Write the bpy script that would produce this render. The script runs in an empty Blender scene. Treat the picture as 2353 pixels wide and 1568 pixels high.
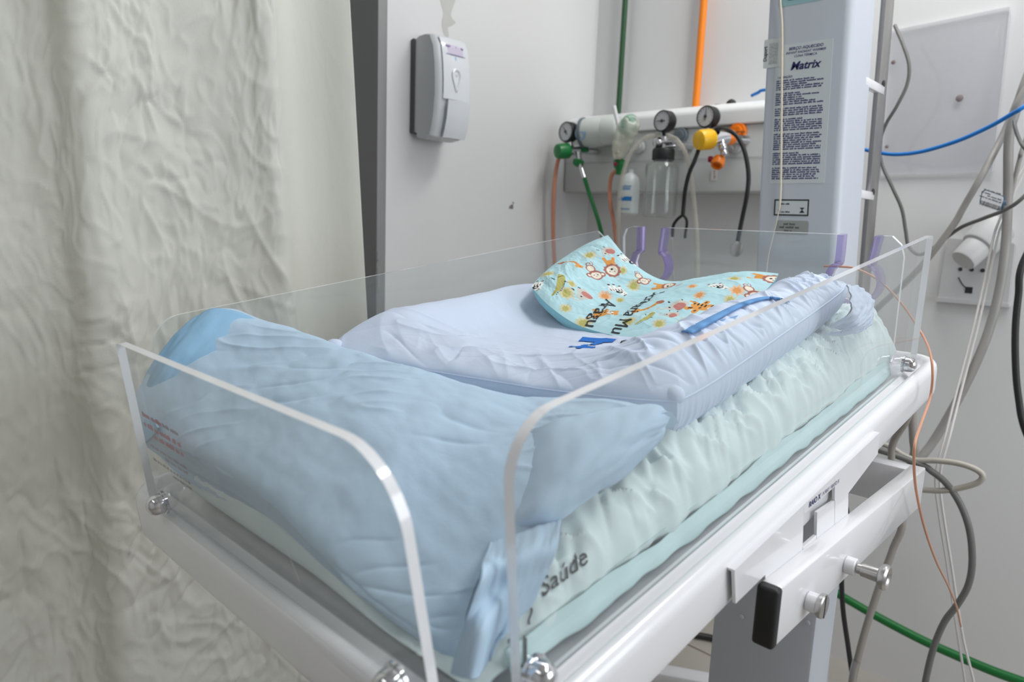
import bpy, bmesh, math, random
import numpy as np
from mathutils import Vector, Matrix
from mathutils.bvhtree import BVHTree

SC = bpy.context.scene
COL = SC.collection
rng = np.random.default_rng(7)
random.seed(7)

# ------------------------------------------------------------------ camera and frames
IW, IH, FPX = 2353., 1568., 1615.
def nrm(v):
    v = np.asarray(v, float); return v / np.linalg.norm(v)
_g = nrm([-376, 9616, FPX]); _vx = nrm([-1726, -299, FPX])
_X = -nrm(_vx - _g * _vx.dot(_g)); _Z = -_g; _Y = np.cross(_Z, _X)
RCAM = np.stack([_X, _Y, _Z])            # world = RCAM @ camera(x right, y down, z forward)
CAM = np.array([0., 0., 1.25])
def ray(x, y): return RCAM @ np.array([x - IW / 2, y - IH / 2, FPX])
def W(x, y, ax, val):                    # where a sight line meets the plane axis = val
    d = ray(x, y); return CAM + d * ((val - CAM[ax]) / d[ax])
# tilted mattress tray: u across (right), v along (towards the head), w up off the tray rim
_b = RCAM @ nrm([1604, -534, FPX]); BV = nrm([0, _b[1], _b[2]]); BU = np.array([1., 0, 0]); BN = np.cross(BU, BV)
BO = CAM - .34 * BN
def B(u, v, w):
    u, v, w = np.broadcast_arrays(np.asarray(u, float), v, w)
    return BO + u[..., None] * BU + v[..., None] * BV + w[..., None] * BN
def bw(x, y, w):
    d = ray(x, y); p = CAM + d * ((-.34 + w) / (d @ BN)) - BO; return np.array([p @ BU, p @ BV, w])
def bu(x, y, u):
    d = ray(x, y); q = CAM - BO; p = q + d * ((u - q @ BU) / (d @ BU)); return np.array([u, p @ BV, p @ BN])
def bv(x, y, v):
    d = ray(x, y); q = CAM - BO; p = q + d * ((v - q @ BV) / (d @ BV)); return np.array([p @ BU, v, p @ BN])
def BB(p): p = np.asarray(p, float); return B(p[..., 0], p[..., 1], p[..., 2])
EX, EY, EZ = np.eye(3)

cam_d = bpy.data.cameras.new('camera'); cam = bpy.data.objects.new('camera', cam_d); COL.objects.link(cam)
cam_d.sensor_width = 36; cam_d.sensor_fit = 'HORIZONTAL'; cam_d.lens = FPX / IW * 36
cam_d.clip_start = .02
M = np.eye(4); M[:3, 0] = RCAM[:, 0]; M[:3, 1] = -RCAM[:, 1]; M[:3, 2] = -RCAM[:, 2]; M[:3, 3] = CAM
cam.matrix_world = Matrix(M.tolist())
cam_d.dof.use_dof = True; cam_d.dof.focus_distance = .88; cam_d.dof.aperture_fstop = 5.6
SC.camera = cam

# ------------------------------------------------------------------ materials
def srgb(r, g, b):
    f = lambda c: (c / 255 / 12.92) if c / 255 <= .04045 else ((c / 255 + .055) / 1.055) ** 2.4
    return (f(r), f(g), f(b), 1)
MATS = {}
def mat(name, col, rough=.5, metal=0., var=.04, vscale=30, bump=0., bscale=200, spec=.5, trans=0., sss=0., coat=0., weave=0.):
    if name in MATS: return MATS[name]
    m = bpy.data.materials.new(name); m.use_nodes = True
    nt = m.node_tree; N, Lk = nt.nodes, nt.links
    p = N['Principled BSDF']
    tc = N.new('ShaderNodeTexCoord')
    nz = N.new('ShaderNodeTexNoise'); nz.inputs['Scale'].default_value = vscale; nz.inputs['Detail'].default_value = 4
    Lk.new(tc.outputs['Object'], nz.inputs['Vector'])
    hsv = N.new('ShaderNodeHueSaturation'); hsv.inputs['Color'].default_value = col
    mr = N.new('ShaderNodeMapRange'); mr.inputs['To Min'].default_value = 1 - var; mr.inputs['To Max'].default_value = 1 + var
    Lk.new(nz.outputs['Fac'], mr.inputs['Value']); Lk.new(mr.outputs['Result'], hsv.inputs['Value'])
    Lk.new(hsv.outputs['Color'], p.inputs['Base Color'])
    p.inputs['Roughness'].default_value = rough; p.inputs['Metallic'].default_value = metal
    p.inputs['Specular IOR Level'].default_value = spec
    p.inputs['Transmission Weight'].default_value = trans
    if coat: p.inputs['Coat Weight'].default_value = coat; p.inputs['Coat Roughness'].default_value = .06
    if bump or weave:
        bn = N.new('ShaderNodeBump'); bn.inputs['Strength'].default_value = bump or weave; bn.inputs['Distance'].default_value = .002
        n2 = N.new('ShaderNodeTexNoise'); n2.inputs['Scale'].default_value = bscale; n2.inputs['Detail'].default_value = 3
        Lk.new(tc.outputs['Object'], n2.inputs['Vector'])
        Lk.new(n2.outputs['Fac'], bn.inputs['Height']); Lk.new(bn.outputs['Normal'], p.inputs['Normal'])
    MATS[name] = m
    return m
def clear(name, tint, haze=.05, hazecol=(.8, .85, .88, 1), gloss=.08, rough=.03, ior=1.45):
    """clear plastic or glass walls: see-through body, mirror-like Fresnel skin, a little haze in the material"""
    m = bpy.data.materials.new(name); m.use_nodes = True
    nt = m.node_tree; N, Lk = nt.nodes, nt.links
    for n in list(N):
        if n.type != 'OUTPUT_MATERIAL': N.remove(n)
    out = [n for n in N if n.type == 'OUTPUT_MATERIAL'][0]
    tr = N.new('ShaderNodeBsdfTransparent'); tr.inputs['Color'].default_value = tint
    df = N.new('ShaderNodeBsdfDiffuse'); df.inputs['Color'].default_value = hazecol
    gl = N.new('ShaderNodeBsdfGlossy'); gl.inputs['Roughness'].default_value = rough
    tc = N.new('ShaderNodeTexCoord'); nz = N.new('ShaderNodeTexNoise'); nz.inputs['Scale'].default_value = 9
    Lk.new(tc.outputs['Object'], nz.inputs['Vector'])
    mr = N.new('ShaderNodeMapRange'); mr.inputs['To Min'].default_value = haze * .6; mr.inputs['To Max'].default_value = haze * 1.4
    Lk.new(nz.outputs['Fac'], mr.inputs['Value'])
    m1 = N.new('ShaderNodeMixShader'); Lk.new(mr.outputs['Result'], m1.inputs[0]); Lk.new(tr.outputs[0], m1.inputs[1]); Lk.new(df.outputs[0], m1.inputs[2])
    ge = N.new('ShaderNodeNewGeometry'); dt = N.new('ShaderNodeVectorMath'); dt.operation = 'DOT_PRODUCT'
    Lk.new(ge.outputs['Incoming'], dt.inputs[0]); Lk.new(ge.outputs['Normal'], dt.inputs[1])
    def mth(op, a, b=None):
        q = N.new('ShaderNodeMath'); q.operation = op
        for i, v in enumerate((a, b)):
            if v is None: continue
            if isinstance(v, (int, float)): q.inputs[i].default_value = v
            else: Lk.new(v, q.inputs[i])
        return q.outputs[0]
    c = mth('SUBTRACT', 1., mth('ABSOLUTE', dt.outputs['Value'])); r0 = ((ior - 1) / (ior + 1)) ** 2
    fz = mth('MULTIPLY', mth('ADD', mth('MULTIPLY', mth('POWER', c, 5.), 1 - r0), r0), gloss / .08)
    mu = N.new('ShaderNodeMath'); mu.operation = 'MINIMUM'; mu.inputs[1].default_value = .6; Lk.new(fz, mu.inputs[0])
    m2 = N.new('ShaderNodeMixShader'); Lk.new(mu.outputs[0], m2.inputs[0]); Lk.new(m1.outputs[0], m2.inputs[1]); Lk.new(gl.outputs[0], m2.inputs[2])
    Lk.new(m2.outputs[0], out.inputs['Surface'])
    MATS[name] = m
    return m
def attr_mat(name, rough=.85):
    m = bpy.data.materials.new(name); m.use_nodes = True
    nt = m.node_tree; N, Lk = nt.nodes, nt.links; p = N['Principled BSDF']
    a = N.new('ShaderNodeVertexColor'); a.layer_name = 'print'
    nz = N.new('ShaderNodeTexNoise'); nz.inputs['Scale'].default_value = 60
    tc = N.new('ShaderNodeTexCoord'); Lk.new(tc.outputs['Object'], nz.inputs['Vector'])
    hs = N.new('ShaderNodeHueSaturation'); mr = N.new('ShaderNodeMapRange'); mr.inputs['To Min'].default_value = .95; mr.inputs['To Max'].default_value = 1.05
    Lk.new(nz.outputs['Fac'], mr.inputs['Value']); Lk.new(mr.outputs['Result'], hs.inputs['Value'])
    Lk.new(a.outputs['Color'], hs.inputs['Color']); Lk.new(hs.outputs['Color'], p.inputs['Base Color'])
    p.inputs['Roughness'].default_value = rough; p.inputs['Specular IOR Level'].default_value = .2
    MATS[name] = m
    return m

# ------------------------------------------------------------------ noise
_perm = np.concatenate([rng.permutation(256)] * 3)
_grad = rng.normal(size=(256, 3)); _grad /= np.linalg.norm(_grad, axis=1)[:, None]
def noise(x, y, z=0.):
    x, y, z = np.broadcast_arrays(np.asarray(x, float), y, z)
    xi, yi, zi = (np.floor(a).astype(int) for a in (x, y, z)); xf, yf, zf = x - xi, y - yi, z - zi
    xi, yi, zi = xi & 255, yi & 255, zi & 255
    fd = lambda t: t * t * t * (t * (t * 6 - 15) + 10)
    u, v, w = fd(xf), fd(yf), fd(zf)
    def g(dx, dy, dz):
        h = _perm[_perm[_perm[(xi + dx) & 255] + ((yi + dy) & 255)] + ((zi + dz) & 255)]
        G = _grad[h]; return G[..., 0] * (xf - dx) + G[..., 1] * (yf - dy) + G[..., 2] * (zf - dz)
    l = lambda a, b, t: a + (b - a) * t
    return l(l(l(g(0, 0, 0), g(1, 0, 0), u), l(g(0, 1, 0), g(1, 1, 0), u), v),
             l(l(g(0, 0, 1), g(1, 0, 1), u), l(g(0, 1, 1), g(1, 1, 1), u), v), w) * 1.5
def ridge(x, y, z=0., k=6.):            # thin raised creases
    return np.exp(-np.abs(noise(x, y, z)) * k)
def sstep(a, b, x):
    t = np.clip((x - a) / (b - a), 0, 1); return t * t * (3 - 2 * t)

# ------------------------------------------------------------------ meshes
class MB:
    def __init__(self): self.V = []; self.F = []; self.MI = []; self.n = 0
    def add(self, vf, mi=0):
        V, F = vf[0], vf[1]; V = np.asarray(V, float).reshape(-1, 3)
        self.V.append(V); self.F += [tuple(int(i) + self.n for i in f) for f in F]
        self.MI += (list(vf[2]) if len(vf) > 2 else [mi] * len(F)); self.n += len(V); return self
    def verts(self): return np.concatenate(self.V)
    def bvh(self): return BVHTree.FromPolygons(self.verts().tolist(), self.F)

def root_loc(o):
    while o.parent is not None: o = o.parent
    return np.array(o.location)
def obj(name, mb, mats, parent=None, sharp=38, label=None, base=None):
    if not isinstance(mb, MB): mb = MB().add(mb)
    V = mb.verts()
    if parent is None:
        lo, hi = V.min(0), V.max(0); org = np.array([(lo[0] + hi[0]) / 2, (lo[1] + hi[1]) / 2, lo[2]])
    else: org = root_loc(parent)
    me = bpy.data.meshes.new(name); me.from_pydata((V - org).tolist(), [], mb.F)
    mats = mats if isinstance(mats, (list, tuple)) else [mats]
    for m in mats: me.materials.append(m)
    me.polygons.foreach_set('material_index', mb.MI)
    me.shade_smooth()
    if sharp: me.set_sharp_from_angle(angle=math.radians(sharp))
    me.update()
    o = bpy.data.objects.new(name, me); COL.objects.link(o)
    if parent is None: o.location = org
    else: o.parent = parent
    if label: o['label'] = label
    return o
def tag(o, label, cat, group=None, kind=None):
    o['label'] = label; o['category'] = cat
    if group: o['group'] = group
    if kind: o['kind'] = kind
    return o
def thing(name, label, cat, loc, group=None):
    o = bpy.data.objects.new(name, None); COL.objects.link(o); o.location = tuple(float(a) for a in loc); o.empty_display_size = .05
    return tag(o, label, cat, group)
def struct(name, mb, m):
    o = obj(name, mb, m); o['kind'] = 'structure'; return o

def bm_out(bm):
    bm.verts.ensure_lookup_table(); bm.verts.index_update()
    V = np.array([v.co[:] for v in bm.verts]); F = [[v.index for v in f.verts] for f in bm.faces]; bm.free(); return V, F
def box(c, size, ax=None, bev=0., seg=2):
    bm = bmesh.new(); bmesh.ops.create_cube(bm, size=1)
    for v in bm.verts: v.co = Vector((v.co.x * size[0], v.co.y * size[1], v.co.z * size[2]))
    if bev: bmesh.ops.bevel(bm, geom=list(bm.edges), offset=bev, segments=seg, profile=.5, affect='EDGES')
    V, F = bm_out(bm)
    A = np.eye(3) if ax is None else np.array([nrm(a) for a in ax])
    return V @ A + np.asarray(c, float), F
def hexa(p8):      # 8 corners: bottom 4 then top 4
    return np.asarray(p8, float), [(3, 2, 1, 0), (4, 5, 6, 7), (0, 1, 5, 4), (1, 2, 6, 5), (2, 3, 7, 6), (3, 0, 4, 7)]
def frame(axis):
    z = nrm(axis); a = EX if abs(z[0]) < .8 else EY
    x = nrm(a - z * a.dot(z)); return x, np.cross(z, x), z
def lathe(prof, origin, axis, n=28, ref=None):
    x, y, z = frame(axis)
    V = []; F = []
    th = np.arange(n) * 2 * np.pi / n
    for r, h in prof: V.append(np.asarray(origin) + r * (np.cos(th)[:, None] * x + np.sin(th)[:, None] * y) + h * z)
    V = np.concatenate(V); m = len(prof)
    for i in range(m - 1):
        for j in range(n):
            k = (j + 1) % n; F.append((i * n + j, i * n + k, (i + 1) * n + k, (i + 1) * n + j))
    if prof[0][0] > 1e-6: F.append(tuple(range(n - 1, -1, -1)))
    if prof[-1][0] > 1e-6: F.append(tuple((m - 1) * n + j for j in range(n)))
    return V, F
def cyl(a, b, r, n=24, r2=None, bev=0.):
    a = np.asarray(a, float); b = np.asarray(b, float); L = np.linalg.norm(b - a); r2 = r if r2 is None else r2
    pr = [(r - bev, 0), (r, bev), (r2, L - bev), (r2 - bev, L)] if bev else [(r, 0), (r2, L)]
    return lathe(pr, a, b - a, n)
def ball(c, r, axis=EZ, sq=1., n=20):
    t = np.linspace(-np.pi / 2, np.pi / 2, 12)
    return lathe([(max(r * math.cos(a), 1e-5), r * sq * math.sin(a)) for a in t], c, axis, n)
def catmull(P, per=8, closed=False):
    P = np.asarray(P, float)
    if len(P) < 3 and not closed: return np.linspace(P[0], P[1], per + 1)
    if closed: Q = np.concatenate([P[-1:], P, P[:2]])
    else: Q = np.concatenate([2 * P[:1] - P[1:2], P, 2 * P[-1:] - P[-2:-1]])
    out = []; t = np.linspace(0, 1, per, endpoint=False)[:, None]
    for i in range(1, len(Q) - 2):
        a, b, c, d = Q[i - 1], Q[i], Q[i + 1], Q[i + 2]
        out.append(.5 * (2 * b + (c - a) * t + (2 * a - 5 * b + 4 * c - d) * t * t + (3 * b - a - 3 * c + d) * t ** 3))
    if not closed: out.append(P[-1:])
    return np.concatenate(out)
def tube(P, r, n=10, per=8, closed=False, raw=False):
    P = np.asarray(P, float) if raw else catmull(P, per, closed)
    m = len(P); R = np.broadcast_to(np.asarray(r, float), (m,)) if np.ndim(r) == 0 else np.interp(np.linspace(0, 1, m), np.linspace(0, 1, len(r)), r)
    T = np.roll(P, -1, 0) - np.roll(P, 1, 0) if closed else np.gradient(P, axis=0)
    T /= np.maximum(np.linalg.norm(T, axis=1), 1e-9)[:, None]
    x = frame(T[0])[0]; V = []; th = np.arange(n) * 2 * np.pi / n
    for i in range(m):
        x = nrm(x - T[i] * x.dot(T[i])); y = np.cross(T[i], x)
        V.append(P[i] + R[i] * (np.cos(th)[:, None] * x + np.sin(th)[:, None] * y))
    V = np.concatenate(V); F = []
    for i in range(m if closed else m - 1):
        a, b = i * n, ((i + 1) % m) * n
        for j in range(n): k = (j + 1) % n; F.append((a + j, a + k, b + k, b + j))
    if not closed: F.append(tuple(range(n - 1, -1, -1))); F.append(tuple((m - 1) * n + j for j in range(n)))
    return V, F
def prism(poly, o, ex, ey, ez, th, bev=0.):     # outline in (ex, ey), thickness th along ez; mi 1 = rim faces
    poly = np.asarray(poly, float); n = len(poly); o = np.asarray(o, float)
    A = poly[:, :1] * ex + poly[:, 1:] * ey
    V = np.concatenate([o + A, o + A + th * np.asarray(ez)])
    F = [tuple(range(n - 1, -1, -1)), tuple(range(n, 2 * n))] + [(i, (i + 1) % n, n + (i + 1) % n, n + i) for i in range(n)]
    return V, F, [0, 0] + [1] * n
def rpoly(pts, rad, k=6):                       # polygon with rounded corners
    pts = np.asarray(pts, float); out = []; n = len(pts)
    rad = [rad] * n if np.ndim(rad) == 0 else rad
    for i in range(n):
        p, a, b = pts[i], pts[i - 1], pts[(i + 1) % n]
        r = rad[i]
        if r <= 0: out.append(p); continue
        da, db = nrm(a - p), nrm(b - p)
        h = math.acos(max(-1, min(1, da.dot(db)))) / 2; d = r / math.tan(h)
        d = min(d, np.linalg.norm(a - p) * .49, np.linalg.norm(b - p) * .49); q0, q1 = p + da * d, p + db * d
        c = p + nrm(da + db) * d / math.cos(h)
        for t in np.linspace(0, 1, k + 1):
            q = q0 * (1 - t) + q1 * t; out.append(c + nrm(q - c) * np.linalg.norm(q0 - c))
    return np.array(out)
def grid(P, flip=False):
    n, m = P.shape[:2]; i = np.arange(n * m).reshape(n, m)
    q = np.stack([i[:-1, :-1], i[1:, :-1], i[1:, 1:], i[:-1, 1:]], -1).reshape(-1, 4)
    if flip: q = q[:, ::-1]
    return P.reshape(-1, 3), q.tolist()
def gnormals(P):
    a = np.gradient(P, axis=0); b = np.gradient(P, axis=1); n = np.cross(a, b)
    return n / np.maximum(np.linalg.norm(n, axis=2), 1e-12)[..., None]
def bicubic(C, n, m):                           # smooth surface through a net of points
    C = np.asarray(C, float)
    def up(A, k):
        L = len(A); t = np.linspace(0, L - 1, k); i = np.minimum(t.astype(int), L - 2); f = (t - i)[:, None, None]
        Q = np.concatenate([2 * A[:1] - A[1:2], A, 2 * A[-1:] - A[-2:-1]])
        a, b, c, d = Q[i], Q[i + 1], Q[i + 2], Q[i + 3]
        return .5 * (2 * b + (c - a) * f + (2 * a - 5 * b + 4 * c - d) * f ** 2 + (3 * b - a - 3 * c + d) * f ** 3)
    C = up(C, n); return up(C.transpose(1, 0, 2), m).transpose(1, 0, 2)
def shell(P, th):                               # cloth sheet with thickness
    N = gnormals(P); V1, F1 = grid(P + N * th / 2); V2, F2 = grid(P - N * th / 2, True); k = len(V1); n, m = P.shape[:2]
    i = np.arange(n * m).reshape(n, m); lp = list(i[0, :]) + list(i[1:, -1]) + list(i[-1, -2::-1]) + list(i[-2:0, 0])
    S = [(lp[j], lp[(j + 1) % len(lp)], lp[(j + 1) % len(lp)] + k, lp[j] + k) for j in range(len(lp))]
    return np.concatenate([V1, V2]), F1 + [tuple(a + k for a in f) for f in F2] + S
def closed2(T, Bt):                             # pillow skin: two grids sharing their border
    V1, F1 = grid(T); V2, F2 = grid(Bt, True); k = len(V1); return np.concatenate([V1, V2]), F1 + [tuple(a + k for a in f) for f in F2]

FONT_CACHE = {}
def text2d(s, size=1., bold=0., shear=0., align='CENTER'):
    c = bpy.data.curves.new('t', 'FONT'); c.body = s; c.size = size; c.shear = shear; c.offset = bold * size; c.align_x = align; c.align_y = 'CENTER'; c.resolution_u = 3
    o = bpy.data.objects.new('t', c); COL.objects.link(o)
    dg = bpy.context.evaluated_depsgraph_get(); me = bpy.data.meshes.new_from_object(o.evaluated_get(dg))
    V = np.array([v.co[:2] for v in me.vertices]).reshape(-1, 2); F = [tuple(p.vertices) for p in me.polygons]
    bpy.data.objects.remove(o); bpy.data.curves.remove(c); bpy.data.meshes.remove(me)
    return V, F
def subdiv2d(V, F, maxlen):
    bm = bmesh.new(); vs = [bm.verts.new((a, b, 0)) for a, b in V]
    for f in F:
        try: bm.faces.new([vs[i] for i in f])
        except ValueError: pass
    bmesh.ops.triangulate(bm, faces=list(bm.faces))
    for _ in range(5):
        e = [e for e in bm.edges if e.calc_length() > maxlen]
        if not e: break
        bmesh.ops.subdivide_edges(bm, edges=e, cuts=1); bmesh.ops.triangulate(bm, faces=[f for f in bm.faces if len(f.verts) > 3])
    V, F = bm_out(bm); return V[:, :2], F
def flat(vf2, o, ex, ey, ez, eps=.0004):
    V, F = vf2; return np.asarray(o) + V[:, :1] * ex + V[:, 1:] * ey + eps * np.asarray(ez), F
def drape(vf2, o, ex, ey, dirn, bvh, eps=.0006, maxlen=.004):
    V, F = subdiv2d(*vf2, maxlen); out = []; ok = []
    for a, b in V:
        p = np.asarray(o) + a * ex + b * ey - dirn * .25
        h = bvh.ray_cast(Vector(p), Vector(dirn), .6)
        if h[0] is None: out.append(p + dirn * .25); ok.append(False)
        else:
            nn = np.array(h[1]); nn = nn if nn.dot(dirn) < 0 else -nn
            out.append(np.array(h[0]) + nn * eps); ok.append(True)
    out = np.array(out)
    F = [f for f in F if all(ok[i] for i in f) and max(np.linalg.norm(out[f[i]] - out[f[i - 1]]) for i in range(3)) < maxlen * 6]
    return out, F
def quads2d(rects):
    V = []; F = []
    for x0, y0, x1, y1 in rects:
        k = len(V); V += [(x0, y0), (x1, y0), (x1, y1), (x0, y1)]; F.append((k, k + 1, k + 2, k + 3))
    return np.array(V, float), F
def fineprint(x0, y, width, h, seed, end=1.):   # a row of words too small to read
    r = random.Random(seed); x = x0; R = []
    while x < x0 + width * end:
        wl = r.randint(2, 9)
        for _ in range(wl):
            cw = h * r.uniform(.4, .7)
            if x + cw > x0 + width: break
            up = r.random() < .3
            R.append((x, y, x + cw * .8, y + h * (1 if up else .75))); x += cw
        x += h * .55
    return R

# ------------------------------------------------------------------ the room
XL, YB = -1.616, 2.1
m_wall = mat('wall_paint', srgb(219, 219, 219), .55, var=.025, vscale=3, bump=.06, bscale=60)
m_door = mat('grey_enamel', srgb(140, 140, 140), .45, var=.05, vscale=8)
m_white = mat('white_enamel', srgb(232, 232, 235), .22, var=.01, coat=.5)
m_steel = mat('brushed_steel', srgb(190, 188, 186), .28, 1., var=.08, vscale=90)
m_chrome = mat('chrome', srgb(215, 215, 218), .1, 1., var=.02)
m_black = mat('black_plastic', srgb(26, 26, 28), .5, var=.1)
m_dark = mat('dark_recess', srgb(40, 40, 42), .6)
m_floor = bpy.data.materials.new('floor_tiles'); m_floor.use_nodes = True
_nt = m_floor.node_tree; _p = _nt.nodes['Principled BSDF']
_br = _nt.nodes.new('ShaderNodeTexBrick'); _br.offset = 0; _br.inputs['Scale'].default_value = 1
for k, v in (('Brick Width', .33), ('Row Height', .33), ('Mortar Size', .004), ('Color1', srgb(176, 170, 162)), ('Color2', srgb(170, 164, 156)), ('Mortar', srgb(120, 104, 96))):
    _br.inputs[k].default_value = v
_tc = _nt.nodes.new('ShaderNodeTexCoord'); _mp = _nt.nodes.new('ShaderNodeMapping'); _mp.inputs['Location'].default_value = (.872 + .0, -1.778 + .33, 0)
_nt.links.new(_tc.outputs['Object'], _mp.inputs['Vector']); _nt.links.new(_mp.outputs['Vector'], _br.inputs['Vector'])
_nt.links.new(_br.outputs['Color'], _p.inputs['Base Color']); _p.inputs['Roughness'].default_value = .35

RX, RY, RZ = 1.7, -2.0, 2.8
def slab(x0, y0, z0, x1, y1, z1): return box(((x0 + x1) / 2, (y0 + y1) / 2, (z0 + z1) / 2), (x1 - x0, y1 - y0, z1 - z0))
o = struct('floor', slab(-2.2, RY - .1, -.1, RX + .1, YB + .1, 0), m_floor)
struct('ceiling', slab(-2.2, RY - .1, RZ, RX + .1, YB + .1, RZ + .1), m_wall)
struct('wall_back', slab(-2.2, YB, 0, RX + .1, YB + .1, RZ), m_wall)
m_wallL = m_wall
struct('wall_left', slab(XL - .3, 1.19, 0, XL, YB, RZ), m_wallL)
struct('wall_side', slab(-2.2, RY, 0, -2.1, 1.19, RZ), m_wall)
struct('wall_front', slab(-2.2, RY - .1, 0, RX + .1, RY, RZ), m_wall)
# right wall with the window the daylight comes through
WY0, WY1, WZ0, WZ1 = .55, 1.95, 1.0, 2.3
w = MB()
w.add(slab(RX, RY, 0, RX + .1, WY0, RZ)).add(slab(RX, WY1, 0, RX + .1, YB, RZ)).add(slab(RX, WY0, 0, RX + .1, WY1, WZ0)).add(slab(RX, WY0, WZ1, RX + .1, WY1, RZ))
struct('wall_right', w, m_wall)
# grey steel door frame closing the end of the left wall
d = MB()
d.add(box((XL - .11, 1.175, RZ / 2), (.222, .03, RZ - .002), bev=.003))
d.add(cyl((XL + .0015, 1.162, 1.06), (XL + .0015, 1.162, 1.115), .006, 12)).add(cyl((XL + .0015, 1.162, 1.135), (XL + .0015, 1.162, 1.16), .006, 12))
struct('door_1', d, m_door)

# plaster flaw near the top of the left wall, and scuffs
def blob(px, py, ax, val, n, rx, ry, seed, rot=0.):
    r = random.Random(seed); c = W(px, py, ax, val); e = EY if ax == 0 else EX
    pts = []
    for i in range(n):
        t = 2 * math.pi * i / n; k = r.uniform(.6, 1.3); a, b_ = rx * k * math.cos(t), ry * k * math.sin(t)
        a, b_ = a * math.cos(rot) - b_ * math.sin(rot), a * math.sin(rot) + b_ * math.cos(rot); pts.append((a, b_))
    pts = catmull([(a, b_, 0) for a, b_ in pts], 4, True)[:, :2]
    nz = EX if ax == 0 else -EY
    return prism(pts, c + nz * .0003, e, EZ, nz, .0006)
m_stain = mat('bare_plaster', srgb(196, 196, 192), .7, var=.06, vscale=40)
m_scuff = mat('dark_scuff', srgb(120, 118, 116), .7, var=.1)
sp_ = [W(x, y, 0, XL) for x, y in ((1012, -14), (1014, 10), (1019, 30), (1015, 52), (1019, 74), (1026, 88), (1031, 82), (1029, 64), (1037, 60), (1047, 52), (1041, 45), (1036, 36), (1040, 18), (1046, 2), (1046, -14))]
sp_ = catmull(np.array(sp_), 4, True); sc = prism(np.c_[sp_[:, 1], sp_[:, 2]], (XL + .0002, 0, 0), EY, EZ, EX, .0006)
tag(obj('plaster_patch', sc, m_stain), 'peeled grey plaster streak on the white wall above the soap dispenser', 'wall patch')
s2 = MB(); s2.add(blob(1175, 476, 0, XL, 9, .012, .008, 3, .6)).add(blob(1179, 466, 0, XL, 7, .004, .004, 4))
tag(obj('wall_scuff', s2, m_scuff), 'small dark scuff mark on the white wall left of the salmon tube', 'scuff')

# ------------------------------------------------------------------ light: ceiling tube, daylight window and an added rear fill
def area(name, loc, target, sx, sy, power, col):
    l = bpy.data.lights.new(name, 'AREA'); l.shape = 'RECTANGLE'; l.size = sx; l.size_y = sy; l.energy = power; l.color = col
    o = bpy.data.objects.new(name, l); COL.objects.link(o); o.location = loc
    dvec = Vector(target) - Vector(loc); o.rotation_euler = dvec.to_track_quat('-Z', 'Y').to_euler(); return o
area('ceiling_tube_light', (.05, 1.32, 2.74), (.0, 1.25, 0), 2.3, .3, 30, (1, .995, .985))
area('rear_fill_light', (-.4, -1.1, 2.74), (-.4, -1.0, 0), 1.25, .35, 4.5, (1, .98, .95))  # soft fill lamp added out of view behind the camera
area('window_daylight', (RX + .05, 1.25, 1.65), (-1, .95, 1.0), 1.4, 1.3, 23, (.90, .95, 1))
wd = bpy.data.worlds.new('world'); SC.world = wd; wd.use_nodes = True
wd.node_tree.nodes['Background'].inputs[0].default_value = (.8, .87, 1, 1); wd.node_tree.nodes['Background'].inputs[1].default_value = .35
SC.view_settings.view_transform = 'Standard'; SC.view_settings.look = 'None'; SC.view_settings.gamma = 1; SC.view_settings.exposure = 0
SC.view_settings.use_curve_mapping = False

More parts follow.
